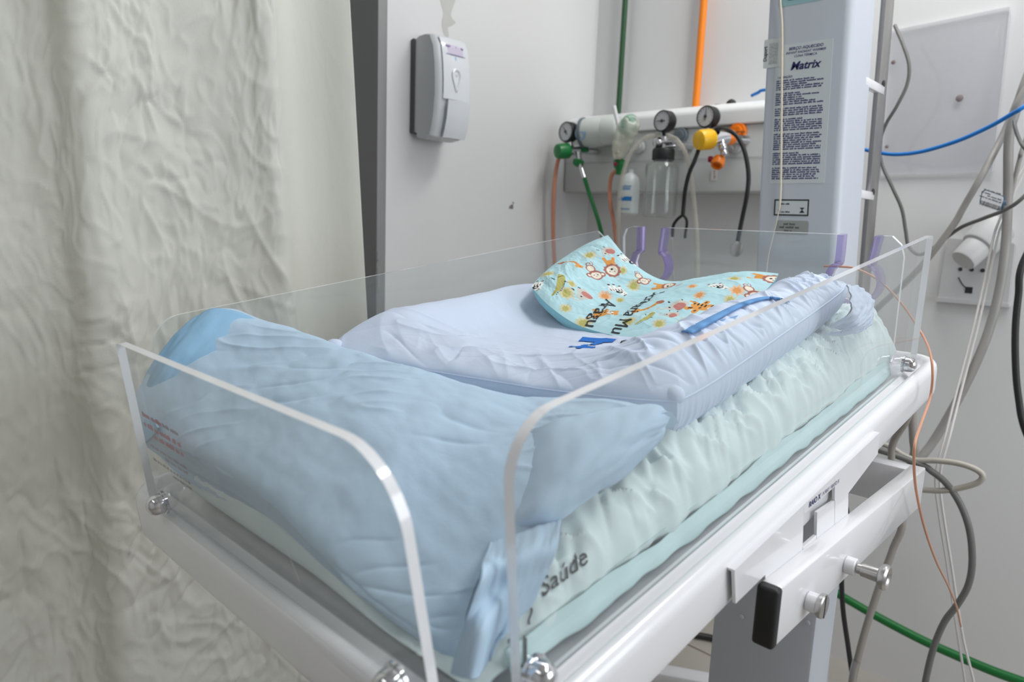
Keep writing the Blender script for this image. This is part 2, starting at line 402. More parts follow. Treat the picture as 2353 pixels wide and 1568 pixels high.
# ------------------------------------------------------------------ curtain
def curtain():
    m_cur = mat('curtain_cloth', srgb(214, 214, 205), .9, var=.02, vscale=6, weave=.12, spec=.15)
    # plan of the folds: (x, y) along the hem line from the near side to the free edge
    pts = np.array([(-1.02, -.25), (-1.12, -.05), (-1.17, .10), (-1.235, .20), (-1.245, .265), (-1.225, .305), (-1.185, .325), (-1.182, .36), (-1.200, .44), (-1.20, .52), (-1.185, .575),
                    (-1.168, .606), (-1.178, .628), (-1.215, .66), (-1.24, .70), (-1.238, .745), (-1.215, .785), (-1.208, .803)])
    P2 = catmull(np.c_[pts, np.zeros(len(pts))], 40)[:, :2]
    L = np.r_[0, np.cumsum(np.linalg.norm(np.diff(P2, axis=0), axis=1))]
    n, m = 480, 520
    s = np.linspace(0, L[-1], n); X = np.interp(s, L, P2[:, 0]); Y = np.interp(s, L, P2[:, 1])
    z = np.linspace(.16, 2.6, m)
    S, Zg = np.meshgrid(s, z, indexing='ij')
    lean = (1.65 - Zg) * .070 * sstep(.35 * L[-1], L[-1], S)
    PX = np.repeat(X[:, None], m, 1); PY = np.repeat(Y[:, None], m, 1) + lean
    P = np.stack([PX, PY, Zg], -1); N = gnormals(P)
    wx = S + .05 * noise(S * 7, Zg * 4, 3.1); wz = Zg + .06 * noise(S * 6, Zg * 4, 9.7)
    crump = sstep(.0, .12, S) * (1 - sstep(.79, .85, S / L[-1]) * .93)
    m1_ = sstep(-.15, .3, noise(S * 6, Zg * 3.5, 20.)); m2_ = sstep(-.15, .3, noise(S * 6, Zg * 3.5, 31.))
    d = .0065 * noise(wx * 7, wz * 1.8, 1.5) + .0045 * noise(wx * 17, wz * 5, 4.2) + .0030 * noise(wx * 34, wz * 15, 2.2) + .0012 * noise(wx * 80, wz * 40, 6.)
    d += .0060 * ridge(wx * 10 + wz * 1.5, wz * 3.2, 7.7, 11) * m1_ - .0055 * ridge(wx * 13 - wz * 3., wz * 4.6, 14.7, 11) * m2_
    d += .0042 * ridge(wx * 17 + wz * 6, wz * 9, 33.1, 10) * m2_ - .0036 * ridge(wx * 20 - wz * 9, wz * 11, 40.1, 10) * m1_
    d += .0034 * ridge(wx * 5, wz * 8, 63.1, 14) * sstep(.0, .3, noise(S * 4, Zg * 4, 44.)) + .0022 * ridge(wx * 36, wz * 20, 51., 8)
    cr_ = np.abs(noise(wx * 12, wz * 6, 71.)) + np.abs(noise(wx * 25, wz * 13, 75.)) * .5
    d += .0050 * (cr_ - .25)
    d *= crump
    P = P + N * d[..., None]
    o = obj('privacy_curtain', shell(P, .0014), m_cur, sharp=0)
    tag(o, 'crumpled off-white cloth curtain hanging beside the crib', 'curtain')
curtain()

# ------------------------------------------------------------------ infant warmer: tilted tray, clear sides, mast
m_acr = clear('clear_acrylic', (.955, .965, .965, 1), .045, (.78, .80, .82, 1), .06)
m_edge = mat('polished_acrylic_edge', srgb(248, 249, 252), .12, var=.01, coat=.8)
_n = m_edge.node_tree; _o = [n for n in _n.nodes if n.type == 'OUTPUT_MATERIAL'][0]; _tl = _n.nodes.new('ShaderNodeBsdfTranslucent'); _tl.inputs['Color'].default_value = srgb(252, 253, 255)
_mx = _n.nodes.new('ShaderNodeMixShader'); _mx.inputs[0].default_value = .15; _n.links.new(_n.nodes['Principled BSDF'].outputs[0], _mx.inputs[1]); _n.links.new(_tl.outputs[0], _mx.inputs[2]); _n.links.new(_mx.outputs[0], _o.inputs['Surface'])
m_grom = clear('lilac_plastic', (.83, .77, .95, 1), .20, srgb(190, 176, 230), .12, .12)
m_col = mat('mast_grey_enamel', srgb(196, 202, 212), .35, var=.01)
m_label = mat('silver_label', srgb(206, 213, 216), .5, var=.01)
m_ink = mat('navy_ink', srgb(62, 64, 120), .6)
m_ink2 = mat('dark_navy_ink', srgb(26, 28, 92), .6)
m_blk = mat('black_ink', srgb(35, 38, 40), .6)
m_red = mat('red_ink', srgb(190, 108, 124), .6)

base0 = B(-.53, .7, 0); base0[2] = 0
WARM = thing('infant_warmer', 'white infant warmer crib with clear acrylic sides and a tall grey mast', 'hospital crib', base0)

# tray: one swept rim and a floor
U0, U1, V0_, V1_ = -.815, -.238, .203, 1.165
def loop(ins, r):
    return rpoly([(U0 + ins, V0_ + ins), (U1 - ins, V0_ + ins), (U1 - ins, V1_ - ins), (U0 + ins, V1_ - ins)], max(r - ins, .004), 10)
prof = [(.006, -.044), (.001, -.042), (0, -.036), (0, -.006), (.0015, .001), (.005, .0055), (.010, .007), (.0145, .0058), (.0175, .002), (.0195, -.0035), (.022, -.0045), (.025, -.002),
        (.0285, .0005), (.032, -.0012), (.036, -.006), (.045, -.0075), (.2, -.0075)]
tv = []; tf = []
for ins, wv in prof:
    l = loop(min(ins, .2), .042); tv.append(B(l[:, 0], l[:, 1], wv))
nl = len(tv[0])
for i in range(len(prof) - 1):
    for j in range(nl): k = (j + 1) % nl; tf.append((i * nl + j, i * nl + k, (i + 1) * nl + k, (i + 1) * nl + j))
tf.append(tuple((len(prof) - 1) * nl + j for j in range(nl))); tf.append(tuple(range(nl - 1, -1, -1)))
obj('tray', (np.concatenate(tv), tf), m_white, WARM, sharp=50)

def panel(name, poly, o, ex, ey, ez, th=.0075, label=None):
    return obj(name, prism(poly, o, ex, ey, ez, th), [m_acr, m_edge], WARM, sharp=20, label=label)
HT = .186
# near long side (outer face at u=-.267)
near = rpoly([(.262, -.004), (.268, HT), (1.157, HT), (1.128, -.004)], [.004, .042, .006, .004], 9)
pn = panel('side_panel', near, B(-.2755, 0, 0), BV, BN, BU, .0085, label='near clear side panel with a bright top edge')
far = rpoly([(.256, -.004), (.254, HT), (1.052, HT), (1.10, .15), (1.10, -.004)], [.004, .034, .004, .01, .004], 9)
pf = panel('side_panel', far, B(-.789, 0, 0), BV, BN, -BU * .8, .006, label='far clear side panel beside the curtain')
lean = nrm(BN * 1 - BV * .045)
front = rpoly([(-.742, -.004), (-.716, HT), (-.290, HT), (-.286, -.004)], [.003, .008, .05, .003], 9)
pfr = panel('foot_panel', front, B(0, .2145, 0), BU, lean, -BV, label='clear foot panel with faint red mirrored warning print')
kh = lambda c: [(c + .038, HT), (c + .031, .142), (c + .0400, .133), (c + .0455, .118), (c + .043, .103), (c + .034, .092), (c + .02, .086), (c + .003, .086), (c - .011, .092), (c - .0205, .103), (c - .0225, .118), (c - .017, .133), (c - .008, .142), (c - .006, HT)]
KH = [-.374, -.738]
hp = [(-.300, -.004), (-.296, HT - .03), (-.301, HT - .012), (-.314, HT)]
for c in KH: hp += kh(c)
hp += [(-.768, HT), (-.782, HT - .005), (-.789, HT - .02), (-.790, -.004)]
phd = panel('head_panel', hp, B(0, 1.135, 0), BU, BN, -BV, label='clear head panel with two lilac edged keyhole slots')
for c in KH:
    k = np.array(kh(c)); band = MB()
    ins = catmull(np.c_[k, 0 * k[:, 0]], 5)[:, :2]
    cen = ins.mean(0); cc = np.array([c + .012, .112])
    d = ins - cc; out = ins + .0085 * d / np.linalg.norm(d, axis=1)[:, None] * np.array([1, .9])
    top = ins[:, 1] > .14
    out[top] = ins[top] + np.c_[np.sign(ins[top, 0] - (c + .016)) * .009, 0 * ins[top, 0]]
    ring = np.concatenate([ins, out[::-1]])
    n = len(ins); Vr = []; Fr = []
    for dv in (.004, -.014):
        Vr.append(B(ins[:, 0], 1.135 + dv, ins[:, 1])); Vr.append(B(out[:, 0], 1.135 + dv, out[:, 1]))
    Vr = np.concatenate(Vr)
    for i in range(n - 1):
        a, b_, c2, d2 = i, n + i, 2 * n + i, 3 * n + i
        Fr += [(a, a + 1, b_ + 1, b_), (c2, d2, d2 + 1, c2 + 1), (a, c2, c2 + 1, a + 1), (b_, b_ + 1, d2 + 1, d2)]
    for i in (0, n - 1): Fr.append((i, n + i, 3 * n + i, 2 * n + i))
    obj('tube_slot_trim', (Vr, Fr), m_grom, WARM, label='lilac plastic keyhole trim for tubes')
# mirrored fine print on the outside of the foot panel
fp = MB(); rows = [(.116, .0052, .55, 0), (.1165, .004, .6, 1), (.105, .0055, 1, 0), (.0965, .0052, .8, 0), (.084, .0034, 1, 1), (.0785, .0032, .6, 1), (.069, .0034, 1, 1), (.0635, .0030, .5, 1)]
def pfpt(v2): v2 = np.asarray(v2); return B(0, .2083, 0) + v2[:, :1] * BU + v2[:, 1:] * lean
for i, (y, h, e, mi) in enumerate(rows):
    R = fineprint(0, y, .088 * e, h, 40 + i); R = [(-.610 - x1, y0, -.610 - x0, y1) for x0, y0, x1, y1 in R]
    if i == 0: R = [(x0 - .038, y0, x1 - .038, y1) for x0, y0, x1, y1 in R]
    v, f = quads2d([(x0 + .0, y0, x1, y1) for x0, y0, x1, y1 in R]); fp.add((pfpt(v) - BV * .0003, f), mi)
obj('printed_warning', fp, [m_red, mat('faded_red_ink', srgb(150, 128, 140), .6)], pfr, label='faint red print read from behind')
m_scr = mat('scratch', srgb(235, 238, 240), .4)
a, b_ = np.array([(-.442, .069), (-.432, .046)]); v = np.array([a, a + (.0015, 0), b_ + (.0008, 0), b_])
obj('scratch', (pfpt(v) - BV * .0003, [(0, 1, 2, 3)]), m_scr, pfr)

def dome(c, ax, r=.0105):
    m = MB(); m.add(lathe([(r * 1.15, 0), (r * 1.15, r * .25), (r, r * .3), (r, r * .75), (r * .93, r * 1.1), (r * .75, r * 1.4), (r * .45, r * 1.6), (1e-5, r * 1.68)], c, ax, 24))
    obj('corner_screw', m, m_chrome, WARM, label='chrome dome nut')
dome(B(-.267, 1.062, .0155), BU); dome(B(-.267, .274, .0145), BU); dome(B(-.700, .2083, .0215), -BV)
dome(B(-.322, .2083, .0215), -BV)

# bracket plate with the x-ray slot, outside the near rail
PU = -.2345; pm = MB()
def pp(*px): return [tuple(bu(x, y, PU)[1:]) for x, y in px]
def pr(poly, th=.003): return prism(poly, B(PU, 0, 0), BV, BN, BU, th)
TOP = lambda x: 1310 + (995 - 1310) * (x - 1680) / (2015 - 1680)
pm.add(pr(pp((1680, TOP(1680)), (1683, 1385), (1751, 1319), (1838, 1236), (1840, TOP(1840)))))
pm.add(pr(pp((1751, 1319), (1754, 1400), (1834, 1330), (1838, 1236))))
pm.add(pr(pp((1840, TOP(1840)), (1840, 1181), (1911, 1117), (1912, TOP(1912)))))
pm.add(pr(pp((1871, 1176), (1868, 1320), (1910, 1290), (1912, 1149))))
pm.add(pr(pp((1912, TOP(1912)), (1910, 1290), (1941, 1262), (1943, 1132), (2011, 1042), (2015, TOP(2015)))))
pm.add(pr(pp((1838, 1255), (1834, 1330), (1868, 1320), (1869, 1228))))
tl_ = pp((1680, TOP(1680) - 2), (1680, TOP(1680) + 3), (2015, TOP(2015) + 3), (2015, TOP(2015) - 2))
pm.add(prism(tl_, B(-.2385, 0, 0), BV, BN, BU, .0072))
xb = obj('cassette_bracket', pm, m_white, WARM, sharp=30)
rc = pp((1850, 1190)); obj('cassette_recess', box(B(PU - .010, rc[0][0] + .012, rc[0][1] - .006), (.075, .03, .002), (BV, BN, BU)), m_col, xb)
t = text2d('RAIO X', .0085, .022, .15, 'LEFT'); tm = MB()
q0, q1 = pp((1851, 1160), (1903, 1118)); po_ = B(PU + .003, q0[0], q0[1]); sl = nrm(B(PU, q1[0], q1[1]) - B(PU, q0[0], q0[1]))
tm.add(flat((t[0] * (1.05, 1), t[1]), po_, sl, BN, BU)); w0 = t[0][:, 0].max() * 1.05
t = text2d('/ X RAY / RAYO X', .0062, .004, .15, 'LEFT'); tm.add(flat(t, po_ + sl * (w0 + .002), sl, BN, BU))
obj('printed_text', tm, m_ink2, xb)

# horizontal arm with black end cap, bolts
AX = -.2135; am = MB()
a_, b2_, c_ = W(1795, 1375, 0, AX), W(2130, 1060, 0, AX), W(1785, 1493, 0, AX)
az1, az0 = (a_[2] + b2_[2]) / 2, c_[2] + .004; ay0, ay1 = a_[1], b2_[1]; ah = az1 - az0; azc = (az0 + az1) / 2; AT = .0185
am.add(box((AX - AT / 2, (ay0 + ay1) / 2, azc), (AT, ay1 - ay0, ah), bev=.002))
am.add(box((AX - .1435, ay1 - .0145, azc), (.28, .028, ah - .0008), bev=.002))
am.add(box((AX - .28, (ay0 + ay1) / 2 + .12, azc), (.02, ay1 - ay0 - .24, ah), bev=.002))
arm = obj('cassette_arm', am, m_white, WARM)
obj('end_cap', box((AX - AT / 2, ay0 - .004, azc), (AT + .0015, .012, ah + .0015), bev=.0035, seg=3), m_black, arm, label='black plastic end cap')
def bolt(px, py, long):
    c = W(px, py, 0, AX); m = MB(); o = obj('spacer', cyl(c, c + EX * .011, .0095, 28, bev=.001), m_white, arm, label='white round spacer'); 
    if long:
        m.add(lathe([(.0055, .012), (.0055, .016), (.0068, .0165), (.0075, .030), (.0075, .032), (.0125, .0345), (.0135, .037), (.0135, .040), (.0115, .042), (.009, .0415), (.007, .0395), (1e-5, .039)], c, EX, 26))
        obj('pull_knob', m, m_steel, arm, label='long steel pull knob')
    else:
        m.add(lathe([(.0112, .011), (.0118, .012), (.0118, .0155), (.0108, .0165), (1e-5, .0166)], c, EX, 30))
        k = obj('slotted_bolt', m, m_steel, arm, label='flat steel bolt with a slot'); obj('bolt_slot', box(c + EX * .0164, (.0008, .002, .0225)), m_dark, k)
bolt(1855, 1380, False); bolt(1943, 1297, True)

# post, base with castors
pmb = MB(); pmb.add(box((-.3815, 1.02, .50), (.155, .085, .80), bev=.006))
lift = obj('lift_post', pmb, mat('post_grey_enamel', srgb(186, 190, 198), .4, var=.02), WARM)
for px, py in ((1704, 1418), (1855, 1432)):
    c = W(px, py, 1, .9765); obj('rivet', ball(c, .004, -EY, .3), m_col, lift)
bm_ = MB(); bm_.add(box((-.38, 1.05, .10), (.42, .16, .06), bev=.008)).add(box((-.62, .80, .08), (.06, .62, .045), bev=.006)).add(box((-.16, .85, .08), (.06, .62, .045), bev=.006))
bs = obj('wheel_base', bm_, m_white, WARM)
obj('brake_pedal', box(W(1592, 1562, 2, .075), (.26, .05, .03), (nrm([1, .55, 0]), nrm([-.55, 1, 0]), EZ), bev=.006), m_white, WARM)
for x, y in ((-.62, .52), (-.62, 1.14), (-.16, .52), (-.16, 1.16)):
    obj('castor', cyl((x - .015, y, .032), (x + .015, y, .032), .032, 24, bev=.006), m_black, bs)

# mast: leaning slightly, rounded near corner
CY = 1.40; UPM = nrm([-.048, 0, 1]); zc0 = .35
def mast(x, y, z): return np.array([x, y, 0]) + UPM * (z - 1.245) + EZ * 1.245
c0 = W(1740, 540, 1, CY)[0]; c1 = W(1927, 540, 1, CY)[0]
sec = rpoly([(c0, CY), (c1, CY), (c1, CY + .125), (c0, CY + .125)], [.006, .016, .012, .006], 8)
mm = MB(); lo = np.array([mast(x, y, .12) for x, y in sec]); hi = np.array([mast(x, y, 2.15) for x, y in sec]); n = len(sec)
mm.add((np.concatenate([lo, hi]), [tuple(range(n - 1, -1, -1)), tuple(range(n, 2 * n))] + [(i, (i + 1) % n, n + (i + 1) % n, n + i) for i in range(n)]))
MAST = obj('mast', mm, m_col, WARM)
ov = MB(); ov.add(box(mast(-.53, 1.20, 2.12), (.26, .52, .09), bev=.02)); obj('heater_hood', ov, m_white, WARM)
# accessory rail standing off the mast on two brackets
rx0 = -.50
rl0 = W(2040, 0, 0, rx0); rl1 = W(1995, 540, 0, rx0); rd = nrm(rl0 - rl1); ry = nrm(np.cross(rd, EX)); rx_ = np.cross(ry, rd)
rail = obj('accessory_rail', box((rl0 + rl1) / 2 + rd * .02, (.010, .052, .95), (rx_, ry, rd), bev=.0015), mat('satin_steel_rail', srgb(176, 174, 173), .34, 1., var=.08, vscale=60), WARM)
for px, py in ((1980, 201), (1956, 450)):
    c, c2 = W(px, py, 0, rx0), W(px + 46, py - 5, 0, rx0); obj('rail_bracket', box((c + c2) / 2, (.014, c2[1] - c[1], .017), bev=.002), m_white, rail)
    c3 = W(px + 51, py - 8, 0, rx0 + .006); obj('rail_screw', ball(c3, .0075, EX, .25), m_dark, rail)

# labels on the mast front
MEX = nrm([1, 0, 0]); MO = mast(c0, CY, 1.245)
def mpt(px, py): p = W(px, py, 1, CY) - MO; z = p @ EZ / UPM[2]; return np.array([(p - UPM * z) @ EX, z])
def mlabel(name, x0, y0, x1, y1, m, parent=MAST, th=.0006, rad=.002, eps=0., label=None):
    return obj(name, prism(rpoly([(x0, y0), (x1, y0), (x1, y1), (x0, y1)], rad), MO - EY * eps, MEX, UPM, -EY, th), m, parent, label=label)
tl = mpt(1789, 106); br = mpt(1893, 421); x0, y1 = tl; x1, y0 = br; x1 = mpt(1905, 250)[0]; x0 = mpt(1777, 250)[0]
il = mlabel('instruction_label', x0, y0, x1, y1, m_label, label='pale label with lines of small navy print')
Wl = x1 - x0; cxl = (x0 + x1) / 2 + .004; tx = MB(); LO = MO - EY * .0007
def put(s, size, x, z, bold=.01, shear=0, align='CENTER', sx=1.):
    V, F = text2d(s, size, bold, shear, align); tx.add(flat((V * (sx, 1), F), LO + MEX * x + UPM * z, MEX, UPM, -EY))
put('BERÇO AQUECIDO', .0075, cxl, y1 - .009, .02, .2); put('INFANT RADIANT WARMER', .006, cxl, y1 - .0165, .012, .2); put('CUNA TÉRMICA', .006, cxl, y1 - .0235, .01, .2)
obj('printed_heading', tx, m_ink, il); tx = MB(); put('Matrix', .021, cxl, y1 - .042, .025, .28); obj('printed_name', tx, m_ink2, il)
tx = MB(); put('! ATENÇÃO', .0055, x0 + .006, y1 - .0605, .02, 0, 'LEFT'); rowsd = 47; zz = y1 - .068
rr = random.Random(5); R = []
step = (zz - (y0 + .004)) / rowsd
for i in range(rowsd):
    e = rr.choice([1, 1, .93, .97, .8, .5, .9]) if i not in (5, 12, 17, 24, 33, 40) else 0
    if e: R += fineprint(x0 + .004, zz - step * i, Wl - .014, step * .78, 100 + i, e)
v, f = quads2d(R); tx.add((LO + v[:, :1] * MEX + v[:, 1:] * UPM - EY * .0003, f)); obj('printed_text', tx, m_ink, il)
# boxed symbol label
a = mpt(1780, 458); b_ = mpt(1858, 497); fx0, fy1 = a; fx1, fy0 = b_
sl_ = mlabel('symbol_label', fx0, fy0, fx1, fy1, m_label, label='white label in a thick black frame'); g_ = MB(); t_ = .0028; e_ = MO - EY * .0009
R = [(fx0, fy0, fx1, fy0 + t_), (fx0, fy1 - t_, fx1, fy1), (fx0, fy0 + t_, fx0 + t_, fy1 - t_), (fx1 - t_, fy0 + t_, fx1, fy1 - t_)]
R += fineprint(fx0 + .010, fy1 - .0105, .022, .0032, 7) + fineprint(fx0 + .015, fy0 + .006, .019, .0028, 8) + [(fx0 + .0085, fy0 + .0055, fx0 + .0125, fy0 + .012)]
v, f = quads2d(R); g_.add((e_ + v[:, :1] * MEX + v[:, 1:] * UPM, f))
cxs, cz = fx1 - .013, fy0 + .011
for tri in ([(-.005, .005), (.005, .005), (0, 0)], [(-.0055, -.005), (.0055, -.005), (0, .001)]):
    v = np.array(tri) + (cxs, cz); g_.add((e_ + v[:, :1] * MEX + v[:, 1:] * UPM, [(0, 1, 2)]))
obj('printed_symbols', g_, m_blk, sl_)
a = mpt(1783, 506); b_ = mpt(1857, 540)
gl_ = mlabel('serial_plate', a[0], b_[1], b_[0], a[1], mat('grey_foil', srgb(160, 164, 162), .35, .3, var=.03), rad=.004, label='grey foil plate with worn print')
R = fineprint(a[0] + .016, a[1] - .009, .026, .004, 21) + fineprint(a[0] + .008, a[1] - .0155, .042, .0045, 22) + fineprint(a[0] + .018, a[1] - .0215, .016, .003, 23)
v, f = quads2d(R); obj('printed_text', (e_ + v[:, :1] * MEX + v[:, 1:] * UPM, f), mat('grey_ink', srgb(84, 88, 86), .6), gl_)
# teal control label at the top edge of the picture
a = mpt(1792, 22); tl_ = mlabel('control_label', a[0] - .002, a[1] + .004, mpt(1945, -5)[0], a[1] + .25, mat('teal_label', srgb(150, 190, 196), .4, var=.02), label='teal control label with a thin black outline')
ol = rpoly([(a[0] + .012, a[1] + .014), (a[0] + .115, a[1] + .014), (a[0] + .115, a[1] + .2), (a[0] + .012, a[1] + .2)], .008)
obj('printed_outline', tube(np.array([MO + p[0] * MEX + p[1] * UPM - EY * .0009 for p in ol]), .0006, 6, closed=True, raw=True), m_blk, tl_)
# paper tag stuck round the left corner of the mast
a = mpt(1762, 92); b_ = mpt(1795, 153)
pt = mlabel('paper_tag', a[0] - .004, b_[1], b_[0], a[1], mat('tag_paper', srgb(214, 218, 218), .7), th=.001, eps=.0008, rad=.001, label='white paper tag with upright black lettering')
tx = MB(); V, F = text2d('Duport', .0095, .03); tx.add((MO - EY * .002 + (a[0] - .0005 - V[:, 1:]) * MEX + (V[:, :1] + (a[1] + b_[1]) / 2) * UPM, F))
R = [(y, x, y2, x2) for x, y, x2, y2 in sum([fineprint(b_[1] + .006, a[0] + .007 + i * .0026, (a[1] - b_[1]) * .75, .0016, 60 + i) for i in range(7)], [])]
obj('printed_name', tx, m_blk, pt); v, f = quads2d(R); obj('printed_text', (MO - EY * .002 + v[:, :1] * MEX + v[:, 1:] * UPM, f), mat('pale_ink', srgb(150, 154, 154), .6), pt)

# ------------------------------------------------------------------ bedding
m_sheet = mat('pale_aqua_cotton', srgb(228, 242, 242), .9, var=.02, vscale=14, weave=.1, spec=.15)
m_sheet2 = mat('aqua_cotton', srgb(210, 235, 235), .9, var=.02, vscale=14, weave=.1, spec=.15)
m_blue = mat('light_blue_cotton', srgb(188, 212, 232), .9, var=.025, vscale=16, weave=.1, spec=.15)
m_blue2 = mat('shaded_blue_cotton', srgb(152, 194, 224), .9, var=.025, vscale=16, weave=.1, spec=.15)
m_bluec = mat('lavender_blue_cotton', srgb(212, 224, 244), .9, var=.02, vscale=16, weave=.1, spec=.15)
m_deep = mat('pocket_shade_blue', srgb(112, 160, 212), .85, var=.03, spec=.15)

# mattress in its sheet: rounded slab that follows the tray
def mattress():
    n, m = 260, 360
    s = np.linspace(0, 1, n)[:, None] * np.ones((1, m)); t = np.ones((n, 1)) * np.linspace(0, 1, m)[None]
    S, T = 2 * s - 1, 2 * t - 1
    # push the grid towards the edges so that sides get enough points
    f = lambda x: np.sign(x) * (1 - (1 - np.abs(x)) ** 1.5)
    S, T = f(S), f(T)
    u = -.530 + .244 * S; v = .668 + .428 * T
    top = .066 + .034 * np.clip((v - .3) / .8, 0, 1)
    edge = np.maximum(np.abs(S), np.abs(T))
    g = np.clip(1 - np.abs(S) ** 9, 0, 1) * np.clip(1 - np.abs(T) ** 22, 0, 1); g = np.sqrt(np.maximum(g, 0))
    dip = sstep(-.50, -.37, u) * (1 - sstep(.245, .37, v)); top = top - .056 * dip
    seam = .022 - .012 * dip
    side = sstep(.75, .97, S)                       # near side
    wr = (.010 * noise(u * 16 + v * 9, v * 22 - u * 6, 2.) + .006 * ridge(u * 9 + v * 4, v * 26 + u * 14, 5., 7) * 1 + .003 * noise(u * 40, v * 70, 8.))
    wr2 = (.006 * ridge(v * 9 + .3 * u, v * 30 - u * 46, 11., 6) - .004 * ridge(v * 14, v * 44 + u * 40, 17., 6) + .0035 * noise(v * 60 + u * 30, u * 30, 21.))
    w = seam + (top - seam) * g + (1 - .8 * dip) * (wr * .6 + 1.5 * wr2 * sstep(.2, .9, S)) * np.clip(g * 1.4, 0, 1)
    bulge = .004 * noise(v * 26, u * 3 + 3, 5.) + .003 * noise(v * 60, 1.7, 9.)
    u = u + np.sign(S) * bulge * sstep(.8, 1, np.abs(S)) * .8
    bot = seam - (seam + .0045) * g
    P = B(u, v, w); Q = B(u, v, bot)
    return P, Q
P, Q = mattress()
mb = MB().add(closed2(P, Q))
MAT = obj('crib_mattress', mb, m_sheet, sharp=0)
tag(MAT, 'crib mattress in a wrinkled pale aqua sheet printed Saúde, lying on the white tray', 'mattress')
bm_mat = mb.bvh()
# lower hem of the sheet hanging between mattress and near panel
n, m = 160, 14
tt = np.linspace(0, 1, n)[:, None] * np.ones((1, m)); kk = np.ones((n, 1)) * np.linspace(0, 1, m)[None]
v = .268 + .79 * tt
low = -.0035 + .0 * v + .010 * sstep(.2, .9, noise(v * 6, 2.2) + .3) * (1 - sstep(.45, .6, v)) + .006 * np.abs(noise(v * 16, 7.))
wt_ = .020 + .008 * noise(v * 9, 4.4); w = wt_ + (low - wt_) * kk
u = -.2835 + .0055 * kk + .0022 * noise(v * 30, w * 12, 1.) - .002
u = np.minimum(u, -.2755)
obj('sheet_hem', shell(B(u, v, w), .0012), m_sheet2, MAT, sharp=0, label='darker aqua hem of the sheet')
# black lettering printed on the near side of the sheet
bm_hem = BVHTree.FromPolygons(*[x if i else x.tolist() for i, x in enumerate(shell(B(u, v, w), .0012))])
both = MB().add((mb.verts(), mb.F)).add(shell(B(u, v, w), .0012)).bvh()
tm = MB(); o_ = bu(1243, 1368, -.28); e_ = bu(1352, 1284, -.28)
exd = nrm(BB(e_) - BB(o_)); V, F = text2d('Saúde', .034, .005, 0, 'LEFT'); k = np.linalg.norm(BB(e_) - BB(o_)) / V[:, 0].max(); V = V * (k, k)
eyd = nrm(BN - exd * (BN @ exd)); DIR = nrm(BB(o_) - CAM)
tm.add(drape((V, F), BB(o_) + eyd * .004, exd, eyd, DIR, both, .0012, .003))
for ch, px, py, sz, rot in (('r', 1178, 1470, .022, .5), ('J', 1205, 1490, .024, -.1), ('~', 1217, 1418, .022, 1.2), ('l', 1181, 1453, .02, -.35)):
    c = bu(px, py, -.28); V, F = text2d(ch, sz, .008); cr, sr = math.cos(rot), math.sin(rot)
    V = np.c_[V[:, 0] * cr - V[:, 1] * sr, V[:, 0] * sr + V[:, 1] * cr]
    tm.add(drape((V, F), BB(c), exd, eyd, nrm(BB(c) - CAM), both, .0012, .003))
obj('printed_text', tm, m_blk, MAT)

